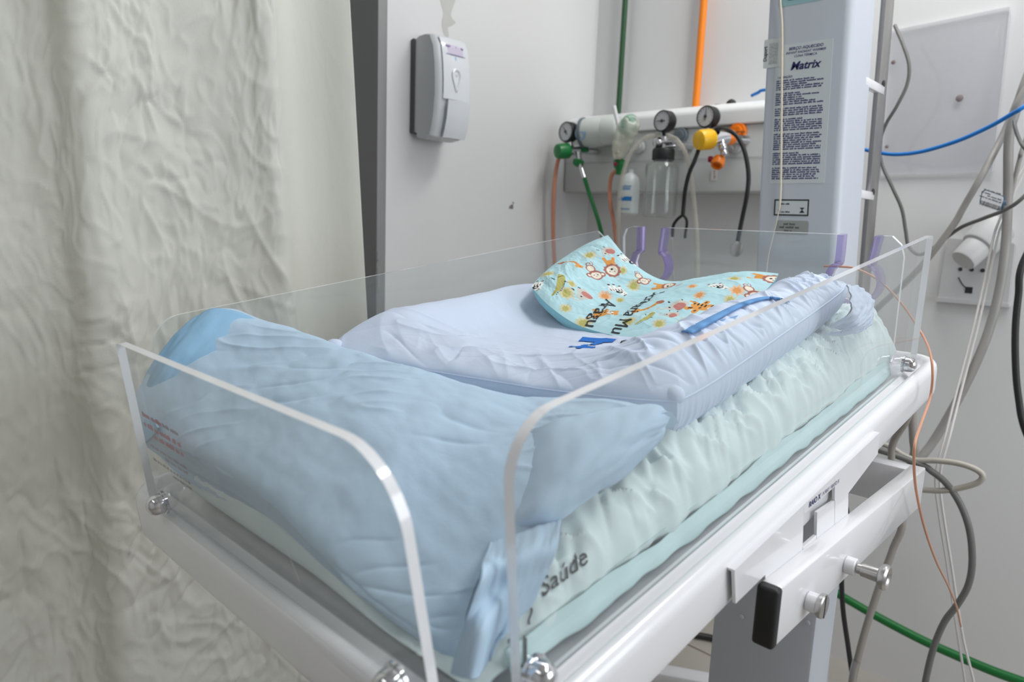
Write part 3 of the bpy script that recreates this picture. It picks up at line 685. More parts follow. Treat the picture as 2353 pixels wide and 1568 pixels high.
# ---- nest cushion: raised rim round a hollow, seam along its edge
def edge_uv(S, T, c):                                # four corners -> plan position with slightly bowed sides
    s, t = (S + 1) / 2, (T + 1) / 2
    c = np.asarray(c)
    p = ((1 - s) * (1 - t))[..., None] * c[0] + (s * (1 - t))[..., None] * c[1] + (s * t)[..., None] * c[2] + ((1 - s) * t)[..., None] * c[3]
    return p
def cushion():
    n = m = 420
    f = lambda x: np.sign(x) * (1 - (1 - np.abs(x)) ** 1.35)
    S = f(np.linspace(-1, 1, n))[:, None] * np.ones((1, m)); T = np.ones((n, 1)) * f(np.linspace(-1, 1, m))[None]
    p = edge_uv(S, T, [(-.752, .422), (-.309, .527), (-.326, 1.02), (-.762, .98)])
    # round the corners a little
    cr = (np.abs(S) ** 6 * np.abs(T) ** 6)[..., None]; ctr = np.array([-.535, .74]); p = p + (ctr - p) * cr * .035
    s, t = (S + 1) / 2, (T + 1) / 2
    # heights on a net: rows along s (left to right), columns along t (front to back)
    H = np.array([[.150, .176, .166, .154, .142, .128, .118],
                  [.142, .164, .154, .136, .120, .112, .110],
                  [.134, .140, .116, .106, .102, .100, .108],
                  [.130, .124, .108, .102, .100, .096, .100],
                  [.128, .122, .110, .104, .100, .096, .100],
                  [.132, .138, .126, .116, .112, .112, .116],
                  [.150, .162, .158, .156, .155, .154, .146],
                  [.145, .158, .153, .151, .151, .150, .142]])
    ns = [0, .07, .22, .40, .58, .76, .89, 1.]; ntt = [0, .12, .27, .45, .65, .85, 1.]
    def interp(nodes, A, x):
        tan = np.gradient(A, nodes, axis=0); i = np.clip(np.searchsorted(nodes, x) - 1, 0, len(nodes) - 2); nd = np.array(nodes)
        h = (nd[i + 1] - nd[i])[:, None]; q = ((x - nd[i])[:, None]) / h
        return (2 * q ** 3 - 3 * q ** 2 + 1) * A[i] + (q ** 3 - 2 * q ** 2 + q) * h * tan[i] + (-2 * q ** 3 + 3 * q ** 2) * A[i + 1] + (q ** 3 - q ** 2) * h * tan[i + 1]
    Hs = interp(ns, H, s[:, 0]); Ht = interp(ntt, Hs.T, t[0]).T
    seam = .105 + .028 * np.clip((p[..., 1] - .45) / .55, 0, 1) + .012 * np.clip((-.45 - p[..., 0]) / .3, 0, 1)
    seam = seam - .040 * sstep(.6, .98, t) * (1 - sstep(.62, .92, s))
    bed_ = .072 + .032 * np.clip((p[..., 1] - .35) / .75, 0, 1)
    bed_ = bed_ - .015 * sstep(-.37, -.31, p[..., 0])
    e = np.maximum(np.abs(S), np.abs(T))
    gS = np.clip(1 - np.abs(S) ** 6, 0, 1); gT = np.clip(1 - np.abs(T) ** np.where(T < 0, 4.5, 8), 0, 1); Ht = Ht + .0005 * np.exp(-((T + .76) / .25) ** 2) + .004 * np.exp(-((S - .76) / .2) ** 2); g = np.sqrt(gS * gT)
    w = seam + (Ht - seam) * g
    u, v = p[..., 0], p[..., 1]
    # gathers running in from the right-hand seam, and slack creases elsewhere
    dr = (1 - S) * .22
    wob = .012 * noise(v * 22, u * 10, 3.3)
    gath = np.exp(-dr / .085) * sstep(-1, -.86, T) * 1.45 * (.0038 * noise((v + wob + .22 * (u + .31)) * 62, dr * 9, 6.) + .0062 * ridge((v + wob + .35 * (u + .31)) * 34, dr * 10, 8., 11) - .0040 * ridge((v - .3 * u) * 50, dr * 9, 12., 11))
    slack = .0034 * noise(u * 9 + v * 6, v * 9, 1.) + .0010 * noise(u * 40, v * 34, 2.) + (.0042 * ridge(u * 4 + v * 7, v * 16 - u * 9, 4., 12) - .003 * ridge(u * 8 - v * 5, v * 14 + u * 5, 15., 12)) * sstep(-.1, .3, noise(u * 7, v * 7, 60.))
    fr = np.exp(-(T + 1) / .18) * (.003 * noise(u * 26, v * 9, 13.) + .0036 * ridge(u * 14 + v * 20, v * 6, 18., 10) - .0024 * ridge(u * 22 - v * 14, v * 8, 28., 10))
    w = w + (gath + slack * .8 + fr) * np.clip(g * 1.5, 0, 1)
    # side band under the seam, falling slightly inward, with fine ripples
    Pu, Pv = u.copy(), v.copy()
    bot = seam + (bed_ - seam) * np.clip(1.02 - np.abs(e) ** 34, 0, 1) ** .6
    rip = .0022 * noise(v * 120, w * 0, 2.) * sstep(.9, .97, S) * (1 - sstep(.992, 1, np.abs(S)))
    bot = bot + rip
    ctr = np.array([-.535, .74])
    q = p + (ctr - p) * (.035 * sstep(.0, .9, np.clip(1.02 - np.abs(e) ** 34, 0, 1)))[..., None]
    bm_ = sstep(.85, .97, S) * np.clip(1.02 - np.abs(e) ** 34, 0, 1) ** .5; q[..., 0] += .0050 * bm_ + bm_ * (.0022 * noise(v * 95, 3.3) + .0016 * noise(v * 210, 5.1))
    bf_ = (1 - sstep(-.97, -.85, T)) * np.clip(1.02 - np.abs(e) ** 34, 0, 1) ** .5; q[..., 1] -= .006 * bf_
    Pq = B(q[..., 0], q[..., 1], bot)
    Pt = B(u, v, w)
    Pq[0], Pq[-1], Pq[:, 0], Pq[:, -1] = Pt[0], Pt[-1], Pt[:, 0], Pt[:, -1]
    return Pt, Pq
Pt, Pq = cushion(); mbc = MB().add(closed2(Pt, Pq))
NEST = obj('nest_cushion', mbc, m_bluec, sharp=0)
tag(NEST, 'light blue baby nest cushion with puffy raised rim, in the middle of the crib', 'cushion')
bvc = mbc.bvh()
sm = np.concatenate([Pt[8:-4, 0], Pt[-1, 4:-8]]); obj('seam', tube(sm[::3], .0011, 6, raw=True), m_bluec, NEST)
obj('corner_knot', ball(Pt[-1, 0] + BN * .002 + BU * -.008 + BV * .008, .010, nrm(BU - BV), 1.2), m_bluec, NEST, sharp=0)
obj('corner_knot', ball(Pt[0, 0] + BN * .002 + BU * .012 + BV * .006, .012, nrm(-BU - BV * .4), 1.2), m_bluec, NEST, sharp=0)
# shade inside the pocket edge of the near roll, painted as a blue strip
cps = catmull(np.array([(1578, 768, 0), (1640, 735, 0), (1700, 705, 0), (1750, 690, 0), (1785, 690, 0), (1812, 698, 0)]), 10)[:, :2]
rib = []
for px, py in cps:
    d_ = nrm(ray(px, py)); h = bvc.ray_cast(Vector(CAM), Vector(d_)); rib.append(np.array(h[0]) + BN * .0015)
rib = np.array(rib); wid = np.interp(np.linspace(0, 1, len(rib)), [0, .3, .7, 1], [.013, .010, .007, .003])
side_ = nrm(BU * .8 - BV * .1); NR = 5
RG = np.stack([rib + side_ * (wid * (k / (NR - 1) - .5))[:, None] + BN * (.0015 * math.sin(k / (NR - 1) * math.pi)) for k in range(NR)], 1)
obj('pocket_shade', shell(RG, .0016), m_deep, NEST, sharp=0, label='strong blue strip for the shade at the inner pocket edge')
# loose open end of the cover at the head end
cf = np.array([[bw(1945, 655, .150), bw(1985, 665, .132), bw(2008, 700, .103), bw(2003, 745, .098)],
               [bw(1955, 690, .140), bw(1990, 705, .115), bw(1998, 725, .102), bw(1992, 752, .097)],
               [bw(1950, 720, .125), bw(1970, 738, .113), bw(1975, 750, .106), bw(1962, 768, .094)],
               [bw(1905, 752, .103), bw(1925, 756, .102), bw(1935, 762, .100), bw(1900, 768, .094)]])
G = bicubic(BB(cf), 50, 50); N_ = gnormals(G); I, J = np.meshgrid(np.linspace(0, 1, 50), np.linspace(0, 1, 50), indexing='ij')
G = G + N_ * (.0035 * noise(I * 4, J * 9, 3.) + .002 * noise(I * 10, J * 16, 5.))[..., None]
obj('cover_flap', shell(G, .0018), m_bluec, NEST, sharp=0)
# blue print and black lettering in the hollow
hol = MB(); c0_ = np.array([-.50, .62, 0]); 
def hp_(px, py, w_=.112): return bw(px, py + 4, w_)[:2]
def patch(pts): return np.array([hp_(*q) for q in pts]), [tuple(range(len(pts)))]
for pts in ([(1338, 757), (1420, 766), (1408, 776), (1386, 775), (1368, 789), (1352, 787), (1366, 772), (1329, 770)],
            [(1313, 785), (1334, 788), (1342, 781), (1356, 783), (1349, 790), (1370, 794), (1362, 801), (1342, 798), (1334, 805), (1319, 802), (1328, 795), (1305, 791)]):
    V, F = patch(pts); hol.add(drape((V, F), BO, BU, BV, -BN, bvc, .0010, .006))
obj('printed_logo', hol, mat('print_blue', srgb(22, 112, 208), .8), NEST, label='blue cross shaped print')
def drape_uv(V, F, bvh, eps=.001, ml=.004): return drape((V, F), BO * 1. , BU, BV, -BN, bvh, eps, ml)
tx = MB(); V, F = text2d('h', .026, .004); a = hp_(1440, 776); V = np.c_[-V[:, 1], V[:, 0]] * 1.; V = V @ np.array([[0.2, -1], [1, .2]]) + a
tx.add(drape_uv(V, F, bvc)); obj('printed_text', tx, m_blk, NEST)

# ---- big pillow across the foot of the crib
def foot_pillow():
    Un = [-.784, -.745, -.685, -.605, -.525, -.455, -.405, -.350, -.308]
    rows_v = [[.226, .232, .234, .236, .238, .240, .243, .247, .252],
              [.2225, .226, .228, .232, .236, .239, .243, .252, .262],
              [.262, .265, .270, .275, .280, .282, .286, .292, .300],
              [.305, .316, .325, .332, .338, .340, .345, .352, .360],
              [.336, .360, .380, .392, .408, .415, .418, .428, .440],
              [.366, .396, .412, .424, .440, .455, .470, .488, .500],
              [.385, .406, .424, .440, .458, .474, .490, .510, .524]]
    rows_w = [[.052, .050, .049, .052, .046, .030, .020, .012, .008],
              [.104, .090, .085, .084, .078, .056, .036, .024, .020],
              [.150, .126, .112, .107, .104, .088, .062, .046, .042],
              [.180, .158, .138, .131, .127, .114, .094, .082, .078],
              [.184, .168, .152, .144, .133, .124, .115, .112, .106],
              [.166, .142, .124, .118, .114, .112, .117, .118, .112],
              [.112, .100, .092, .088, .086, .086, .090, .098, .094]]
    C = np.array([[(Un[j] + (0.004 if i in (0, 6) and j == 0 else 0), rows_v[i][j], rows_w[i][j]) for j in range(9)] for i in range(7)])
    n, m = 260, 420
    G = bicubic(C, n, m); I, J = np.meshgrid(np.linspace(0, 1, n), np.linspace(0, 1, m), indexing='ij')
    N = gnormals(G); N = N * np.sign(N[..., 2:3] + 1e-9)
    u, v = G[..., 0], G[..., 1]; rim = np.clip(np.minimum(np.minimum(I, 1 - I) * 9, np.minimum(J, 1 - J) * 12), 0, 1)
    d = .0034 * noise(u * 9 + v * 4, v * 12, 1.) + .0016 * noise(u * 24, v * 40, 3.) + .0006 * noise(u * 60, v * 90, 4.)
    k1 = u * .82 + v * .57; k2 = -u * .57 + v * .82
    d += .0028 * ridge(k1 * 5 + .5 * noise(u * 8, v * 8), k2 * 34, 6., 10) * sstep(-.1, .3, noise(u * 8, v * 8, 40.))
    d -= .0022 * ridge(k1 * 9, k2 * 42 + .5 * noise(u * 9, v * 9, 3.), 9., 10) * sstep(-.1, .3, noise(u * 9, v * 9, 50.))
    fan = np.exp(-(((u + .42) / .09) ** 2 + ((v - .40) / .06) ** 2)); ang = np.arctan2(v - .425, u + .36)
    d += fan * .0012 * noise(ang * 4.5, 2.)
    # a long straight crease from the middle of the pillow down to the near front corner
    G = G + N * (d * rim)[..., None]
    # front edge stays inside the foot panel
    G[..., 1] = np.maximum(G[..., 1], .2215)
    Bt = G.copy(); e = np.maximum(np.abs(2 * I - 1), np.abs(2 * J - 1)); ctrw = .030 + .05 * np.clip((v - .24) / .12, 0, 1)
    depth = np.clip(1 - e ** 10, 0, 1) ** .5
    Bt[..., 2] = np.minimum(G[..., 2], C[0, 0, 2] * 0 + G[..., 2] * (1 - depth) + (np.minimum(ctrw, G[..., 2] - .004)) * depth)
    Bt[..., 0] += (-.53 - Bt[..., 0]) * .05 * depth; Bt[..., 1] += (.335 - Bt[..., 1]) * .12 * depth
    return G, Bt
G1, G2 = foot_pillow(); mbp = MB().add(closed2(BB(G1), BB(G2)))
FP = obj('pillow', mbp, m_blue, sharp=0)
tag(FP, 'large light blue pillow lying across the foot of the crib behind the clear foot panel', 'pillow')
bvp = mbp.bvh()
def cloth(name, net, mtl, par, n=70, m=70, th=.0016, amp=.002, f=(5, 8), seed=1., label=None, world=False):
    Gx = bicubic(np.asarray(net) if world else BB(np.asarray(net)), n, m); Nn = gnormals(Gx); I, J = np.meshgrid(np.linspace(0, 1, n), np.linspace(0, 1, m), indexing='ij')
    Gx = Gx + Nn * (amp * (noise(I * f[0], J * f[1], seed) + .6 * noise(I * f[0] * 2.3, J * f[1] * 2.1, seed + 4)))[..., None]
    return obj(name, shell(Gx, th), mtl, par, sharp=0, label=label)
# open pillowcase end folded up at the left, its shading put into a deeper blue
net = [[bu(312, 1028, -.786), bu(308, 940, -.787), bu(345, 845, -.787), bu(392, 782, -.787), bu(448, 728, -.786)],
       [bw(338, 1000, .085) + (0, .006, 0), bu(332, 930, -.778), bu(372, 846, -.772), bu(425, 778, -.774), bu(492, 709, -.780)],
       [bw(350, 985, .09), bu(352, 935, -.772), bu(400, 862, -.763), bu(470, 795, -.758), bu(560, 722, -.768)],
       [bw(360, 975, .09), bu(372, 940, -.768), bu(425, 872, -.757), bu(520, 818, -.744), bu(622, 752, -.752)]]
net = [[(p[0], max(p[1], .2225), p[2]) for p in r] for r in net]
net = [[np.array(p) + (np.array([BU @ t, BV @ t, BN @ t]) if i else 0) for p in r for t in [nrm(CAM - BB(p)) * .0045]] for i, r in enumerate(net)]
cloth('pillowcase_end', net, m_blue2, FP, amp=.0022, f=(3, 4), label='open end of the pillowcase folded over')
# right-hand lobe and loose flap of the pillowcase that drops over the corner of the mattress
lob = [[bw(1150, 1015, .084), bw(1230, 985, .112), bw(1320, 958, .122), bw(1420, 938, .122), bw(1500, 930, .118), bw(1537, 952, .104)],
       [bw(1140, 1080, .066), bw(1230, 1050, .100), bw(1320, 1010, .116), bw(1420, 985, .118), bw(1490, 975, .114), bw(1535, 965, .102)],
       [bw(1120, 1170, .050), bw(1220, 1120, .088), bw(1310, 1080, .103), bw(1400, 1045, .107), bw(1475, 1010, .106), bw(1528, 985, .098)],
       [bw(1120, 1230, .044), bw(1210, 1185, .078), bw(1290, 1140, .090), bw(1380, 1098, .094), bw(1455, 1052, .097), bw(1522, 1000, .094)],
       [bw(1130, 1250, .038), bw(1220, 1215, .066), bw(1292, 1192, .074), bw(1372, 1132, .080), bw(1445, 1085, .085), bw(1512, 1015, .088)]]
cloth('pillow_corner', lob, m_blue, FP, 90, 110, .002, .0016, (3, 5), 3., label='turned up corner of the pillow')
fl = [[bw(1130, 1240, .050), bw(1165, 1230, .055), bw(1215, 1212, .064), bw(1262, 1196, .070), bw(1290, 1190, .072)],
      [bv(1105, 1310, .240), bu(1150, 1285, -.286), bu(1200, 1270, -.282), bu(1250, 1255, -.281), bu(1281, 1246, -.281)],
      [bv(1080, 1390, .236), bu(1130, 1360, -.284), bu(1185, 1345, -.281), bu(1230, 1325, -.280), bu(1262, 1300, -.280)],
      [bv(1058, 1470, .233), bv(1105, 1450, .236), bu(1150, 1420, -.283), bu(1200, 1390, -.2805), bu(1243, 1350, -.280)],
      [bv(1036, 1548, .229), bv(1080, 1560, .229), bu(1112, 1540, -.288), bu(1152, 1468, -.283), bu(1222, 1388, -.281)]]
cloth('pillowcase_flap', fl, m_blue, FP, 90, 80, .0016, .0018, (2, 5), 8., label='loose pillowcase flap hanging over the mattress corner')

# ---- patterned baby pillow leaning in the nest
def even(pts, n=17):                 # points along a seam, evenly spaced
    c = catmull(np.array([bw(*q) for q in pts]), 12); L = np.r_[0, np.cumsum(np.linalg.norm(np.diff(c, axis=0), axis=1))]
    return np.stack([np.interp(np.linspace(0, L[-1], n), L, c[:, k]) for k in range(3)], 1)
fr_ = even([(1216, 655, .147), (1262, 700, .130), (1320, 740, .114), (1385, 762, .107), (1440, 772, .106), (1490, 778, .108)])
bk_ = even([(1396, 534, .197), (1440, 588, .168), (1500, 632, .140), (1560, 645, .130), (1640, 632, .138), (1720, 621, .147), (1800, 624, .152)])
lf_ = even([(1216, 655, .147), (1265, 611, .157), (1311, 579, .170), (1350, 556, .184), (1396, 534, .197)])
rt_ = even([(1490, 778, .108), (1592, 744, .115), (1662, 714, .122), (1742, 678, .134), (1800, 624, .152)])
t_, s_ = np.meshgrid(np.linspace(0, 1, 17), np.linspace(0, 1, 17), indexing='ij'); t_, s_ = t_[..., None], s_[..., None]
NET = (1 - t_) * fr_[None] + t_ * bk_[None] + (1 - s_) * lf_[:, None] + s_ * rt_[:, None] - ((1 - s_) * (1 - t_) * fr_[0] + s_ * (1 - t_) * fr_[-1] + (1 - s_) * t_ * bk_[0] + s_ * t_ * bk_[-1])
NET[..., 2] += (.016 * np.sin(np.pi * t_) * (np.exp(-((s_ - .16) / .2) ** 2) + .9 * np.exp(-((s_ - .84) / .2) ** 2)))[..., 0] * np.sin(np.pi * np.clip(s_[..., 0] * 1.0, 0, 1)) ** .3
def pat_surface(n, m):
    G = bicubic(NET, n, m); I, J = np.meshgrid(np.linspace(0, 1, n), np.linspace(0, 1, m), indexing='ij')
    T, S = 2 * I - 1, 2 * J - 1
    G[..., 2] += .008 * (1 - np.abs(S) ** 5) * (1 - np.abs(T) ** 5) - .002
    G = G + (G[n // 2, m // 2] - G) * ((np.abs(S) * np.abs(T)) ** 5 * .028)[..., None]
    Nn = gnormals(G); Nn *= np.sign(Nn[..., 2:3] + 1e-9)
    rim = np.clip(np.minimum(np.minimum(I, 1 - I), np.minimum(J, 1 - J)) * 10, 0, 1)
    d = .0028 * noise(J * 6, I * 6, 3.) + .0016 * noise(J * 14, I * 12, 6.) + .0022 * ridge(J * 3.2 + I * .8, I * 3.2 - J * 1.5, 5., 8) - .0022 * ridge(J * 2.6 - I * 2, I * 2.2, 8., 10) + .0006 * noise(J * 40, I * 40, 6.)
    G = G + Nn * (d * rim)[..., None]
    return G, I, J, S, T
NP = 620
G, I, J, S, T = pat_surface(NP, NP)
Bt = G.copy(); dep = np.sqrt(np.clip(1 - np.abs(S) ** 8, 0, 1) * np.clip(1 - np.abs(T) ** 8, 0, 1))
Bt[..., 2] -= .030 * dep
Vp, Fp = closed2(BB(G), BB(Bt))
PIL = obj('pillow', (Vp, Fp), attr_mat('animal_print_cotton'), sharp=0)
tag(PIL, 'small aqua baby pillow printed with cartoon animals, leaning in the nest cushion', 'pillow')
# print: drawn in the pillow's own plane; each motif's place is given on the pillow (j across, i up)
from mathutils.kdtree import KDTree
def pil_ij(px, py, _c={}):
    if not _c:
        g = G[::4, ::4]; P3 = BB(g); q = (P3 - CAM) @ RCAM; _c['x'] = IW / 2 + FPX * q[..., 0] / q[..., 2]; _c['y'] = IH / 2 + FPX * q[..., 1] / q[..., 2]
    d = (_c['x'] - px) ** 2 + (_c['y'] - py) ** 2; k = np.unravel_index(np.argmin(d), d.shape); return J[::4, ::4][k], I[::4, ::4][k]
Pw = BB(G); dJ = np.linalg.norm(np.gradient(Pw, axis=1), axis=2) * (NP - 1); dI = np.linalg.norm(np.gradient(Pw, axis=0), axis=2) * (NP - 1)
lin = lambda r, g, b: np.array(srgb(r, g, b)[:3])
NW = gnormals(Pw); NW *= np.sign(NW @ BN)[..., None]
CB = np.empty((NP, NP, 3)); CB[:] = lin(186, 224, 232)
CB += (noise(J * 9, I * 7, 2.)[..., None] * .03)
CREAM, BROWN, ORG, OLV, BLK_, WHT, PINK = lin(238, 230, 214), lin(170, 110, 98), lin(226, 160, 88), lin(186, 182, 112), lin(44, 46, 48), lin(240, 240, 236), lin(196, 132, 124)
class Motif:
    def __init__(s, px, py, tx_, ty_, k=1.):      # centre, a point towards which the motif's top lies, scale
        j, i = pil_ij(px, py); j2, i2 = pil_ij(tx_, ty_); g_ = lambda i, j: (int(i * (NP - 1)), int(j * (NP - 1)))
        c, t, n_ = Pw[g_(i, j)], Pw[g_(i2, j2)], NW[g_(i, j)]; up = t - c; up = nrm(up - n_ * up.dot(n_)); r = np.cross(up, n_); k = k * 1.1
        D = Pw - c; s.x = D @ r / k * 1000; s.y = D @ up / k * 1000
    def e(s, cx, cy, rx, ry, col, rot=0., wob=0.):
        x, y = s.x - cx, s.y - cy; c, q = math.cos(rot), math.sin(rot); x, y = x * c + y * q, -x * q + y * c
        d = (x / rx) ** 2 + (y / ry) ** 2
        if wob: d = d + wob * np.cos(np.arctan2(y, x) * 11) * np.minimum(d, 1.5)
        s.p(d - 1, col, .25)
    def l(s, x0, y0, x1, y1, w, col):
        px, py = s.x - x0, s.y - y0; vx, vy = x1 - x0, y1 - y0; t = np.clip((px * vx + py * vy) / (vx * vx + vy * vy), 0, 1)
        s.p(np.hypot(px - t * vx, py - t * vy) - w, col, .4)
    def p(s, d, col, soft):
        a = np.clip(.5 - d / soft, 0, 1)[..., None]; CB[:] = CB * (1 - a) + col * a
def lion(*a):
    m = Motif(*a); m.l(-5, 10, -9, 24, 2.6, ORG); m.l(4, 10, 7, 24, 2.6, ORG); m.e(0, 10, 8, 9, ORG); m.e(0, -6, 14, 14, BROWN, 0, .12); m.e(0, -6, 9.5, 9.5, CREAM)
    m.e(0, -3.5, 2.2, 2, BLK_); m.e(-4, -8, 1, 1, BLK_); m.e(4, -8, 1, 1, BLK_)
def monkey(*a):
    m = Motif(*a)
    for t in np.linspace(0, 7, 16): m.e(-2 + (2 + t * .7) * math.cos(t), 20 + (2 + t * .7) * math.sin(t), 1.1, 1.1, BROWN)
    m.e(-3, 9, 7.5, 9, BROWN); m.e(-3, 9, 5.5, 7, CREAM); m.e(0, -7, 11, 11, BROWN); m.e(-11, -7, 5, 5, BROWN); m.e(11, -7, 5, 5, BROWN); m.e(0, -8, 8, 7.5, CREAM); m.e(-11, -7, 2.5, 2.5, CREAM); m.e(11, -7, 2.5, 2.5, CREAM)
    m.e(-3, -7, 1, 1, BLK_); m.e(3, -7, 1, 1, BLK_); m.e(0, -10, 1.2, .8, BROWN)
def zebra(*a):
    m = Motif(*a)
    for x, y in ((-8, 15), (0, 17), (8, 14)): m.l(x * .7, 4, x, y, 2.2, WHT); m.e(x, y, 2.3, 1.6, BLK_)
    m.e(0, 2, 12, 7, WHT); m.e(6, -9, 5.5, 8, WHT, .5)
    for k in range(5): m.l(-8 + k * 4, -2, -9 + k * 4.2, 4, .7, BLK_)
    m.e(2, -6, 5, 4.5, BLK_, .4); m.e(3, -6, 2, 2, WHT); m.e(8, -12, 1, 1, BLK_); m.l(6, -16, 10, -14, .7, BLK_)
def tiger(*a):
    m = Motif(*a)
    for x0, y0, x1, y1 in ((-6, -4, -15, -10), (-3, -5, -6, -14), (-5, 4, -13, 12), (0, 5, 4, 14)): m.l(x0, y0, x1, y1, 2.8, ORG)
    m.e(-2, 0, 10, 6.5, ORG); m.e(12, 3, 9, 8, ORG); m.e(11, 1, 4.5, 4, WHT); m.e(18, 9, 3, 3, ORG); m.e(19, -3, 3, 3, ORG)
    for k in range(4): m.l(-9 + k * 4, 3, -8 + k * 4, 7, .9, BLK_)
    for x, y in ((-13, -9), (-11, -8), (-6, -12), (-11, 10), (2, 11), (-2, -3), (10, 7), (14, 8)): m.l(x, y, x + 1.5, y + 2.5, .8, BLK_)
    m.e(11, 2, 1.3, 1.3, BLK_); m.e(13, 6, 1, 1, BLK_); m.e(14, -2, 1, 1, BLK_)
def croc(*a):
    m = Motif(*a)
    for t in np.linspace(0, 1, 14): m.e(5 * math.sin(t * 2.6) - 2, 26 - 52 * t, 7 * (1 - .85 * abs(t - .42) ** 1.2) * (1 - .5 * t), 4, OLV)
    m.l(1, 27, -4, 17, .6, BLK_); m.l(6, 8, 11, 9, .8, BLK_); m.l(-7, 10, -12, 14, .8, BLK_)
    for t in np.linspace(.3, 1, 12): m.e(5 * math.sin(t * 2.6) + 4 * (1 - .5 * t), 26 - 52 * t, .9, .9, BLK_)
def eleph(*a):
    m = Motif(*a); m.e(0, 3, 11, 13, lin(206, 206, 198)); m.e(-4, -7, 8, 7, lin(206, 206, 198)); m.e(3, 0, 7.5, 8.5, PINK, .4); m.e(6, -5, 4, 5, PINK, -.4)
    m.e(-6, -8, 1.5, 1.5, BLK_); m.l(-4, 15, -6, 17, 1, BLK_); m.l(-15, 4, -18, 6, 1.1, BLK_)
    for t in np.linspace(0, 3, 9): m.e(-13 + 5 * math.cos(t + 3), -14 + 5 * math.sin(t + 3), 1.4, 1.4, lin(206, 200, 196))
def giraffe(*a):
    m = Motif(*a)
    for t in np.linspace(0, 1, 14): m.e(6 * math.sin(t * 2.4), 20 - 34 * t, 2.6, 3, ORG * (1 - .25 * (int(t * 14) % 2)))
    m.e(2, -17, 5, 7, ORG, .5); m.e(-3, -17, 2.5, 2, ORG); m.e(3, -18, 1.2, 1.2, BROWN); m.e(2, 18, 6, 5, BROWN * .9 + ORG * .1)
def leaf(px, py, k=1., col=None):
    m = Motif(px, py, px + 9, py - 14, k); m.e(0, 0, 9, 12, (OLV if col is None else col) * .55 + CREAM * .45, .2, .35); m.e(0, -1, 5, 8, OLV if col is None else col, .2, .3)
def speck(px, py, k=1., col=WHT):
    m = Motif(px, py, px + 5, py - 9, k); m.e(0, 0, 3, 1.6, col * .5 + lin(186, 224, 232) * .5, .6)
for a in ((1355, 586), (1258, 629), (1301, 675, 1.1), (1300, 708, .8), (1313, 652, .7), (1342, 741, 1.1), (1457, 656, .9), (1687, 639, .9), (1577, 747, 1.2), (1516, 744, .8), (1677, 689, .8), (1445, 736, .9), (1425, 690, .6), (1432, 622, .6), (1755, 690, .7)): leaf(*a)
for a in ((1390, 681, 1.), (1693, 668, 1.), (1607, 678, .8), (1590, 658, .7)): leaf(a[0], a[1], a[2], ORG * .8 + PINK * .2)
for x, y in ((1330, 640), (1390, 606), (1440, 655), (1388, 660), (1500, 690), (1640, 720), (1548, 728), (1600, 735), (1715, 655), (1330, 690), (1360, 700), (1420, 640), (1660, 655), (1370, 560)): speck(x, y)
for x, y in ((1375, 545), (1330, 572), (1650, 713), (1560, 655)): speck(x, y, 2., PINK)
eleph(1344, 678, 1334, 655, 1.); eleph(1398, 577, 1390, 556, .9); eleph(1557, 702, 1580, 690, 1.); eleph(1545, 722, 1575, 712, .6)
giraffe(1310, 604, 1285, 606, .9); giraffe(1487, 705, 1515, 694, 1.)
croc(1282, 652, 1300, 622, 1.05); croc(1482, 731, 1512, 716, .6)
lion(1405, 616, 1402, 600, .85); lion(1765, 640, 1735, 636, .95); lion(1530, 658, 1508, 657, .7)
monkey(1366, 627, 1358, 610, .9); monkey(1476, 640, 1466, 628, .7); monkey(1733, 672, 1722, 660, .9)
zebra(1444, 598, 1436, 590, .95); zebra(1417, 668, 1410, 655, .95); zebra(1648, 658, 1640, 650, .9); zebra(1228, 657, 1236, 645, 1.)
tiger(1612, 706, 1616, 694, 1.05); tiger(1384, 722, 1392, 708, .95)
col = np.ones((2 * NP * NP, 4), np.float32); col[:NP * NP, :3] = np.clip(CB, 0, 1).reshape(-1, 3); col[NP * NP:, :3] = lin(150, 205, 216)
at = PIL.data.color_attributes.new('print', 'FLOAT_COLOR', 'POINT'); at.data.foreach_set('color', col.ravel())
bvpil = BVHTree.FromPolygons(np.asarray(Vp).tolist(), Fp)
def p3(px, py):
    j, i = pil_ij(px, py); return Pw[int(round(i * (NP - 1))), int(round(j * (NP - 1)))], BN
tm = MB()
for s_, a, b_, sz, cnt in (('Secretaria Mu', (1517, 671), (1417, 768), .040, 1), ('Aragu', (1406, 692), (1357, 752), .040, 1)):
    if 0: print(a, b_)
    pa, na = p3(*a); pb, nb_ = p3(*b_); exd = nrm(pb - pa); navg = nrm(NW[int(np.mean([pil_ij(*a)[1], pil_ij(*b_)[1]]) * (NP - 1)), int(np.mean([pil_ij(*a)[0], pil_ij(*b_)[0]]) * (NP - 1))]); exd = nrm(exd - navg * exd.dot(navg)); eyd = nrm(np.cross(navg, exd)); V, F = text2d(s_, sz, .0, .15, 'LEFT')
    kx = np.linalg.norm(pb - pa) / V[:, 0].max(); V = V * (kx, .68); tm.add(drape((V, F), pa, exd, eyd, -navg, bvpil, .0008, .003))
obj('printed_text', tm, m_blk, PIL)

# ------------------------------------------------------------------ soap dispenser on the left wall
m_disp = mat('dispenser_white', srgb(222, 226, 230), .25, var=.01, coat=.3)
m_dispg = mat('dispenser_grey', srgb(202, 205, 208), .4, var=.01)
dl = W(960, 330, 0, XL); DISP = thing('soap_dispenser', 'white and grey soap dispenser fixed to the white wall beside the dark door frame', 'soap dispenser', (XL, 1.32, 1.45))
yb0, yb1 = W(945, 200, 0, XL)[1], W(945, 200, 0, XL)[1] + .118
zt, zb = W(975, 76, 0, XL + .05)[2], W(990, 322, 0, XL + .05)[2]
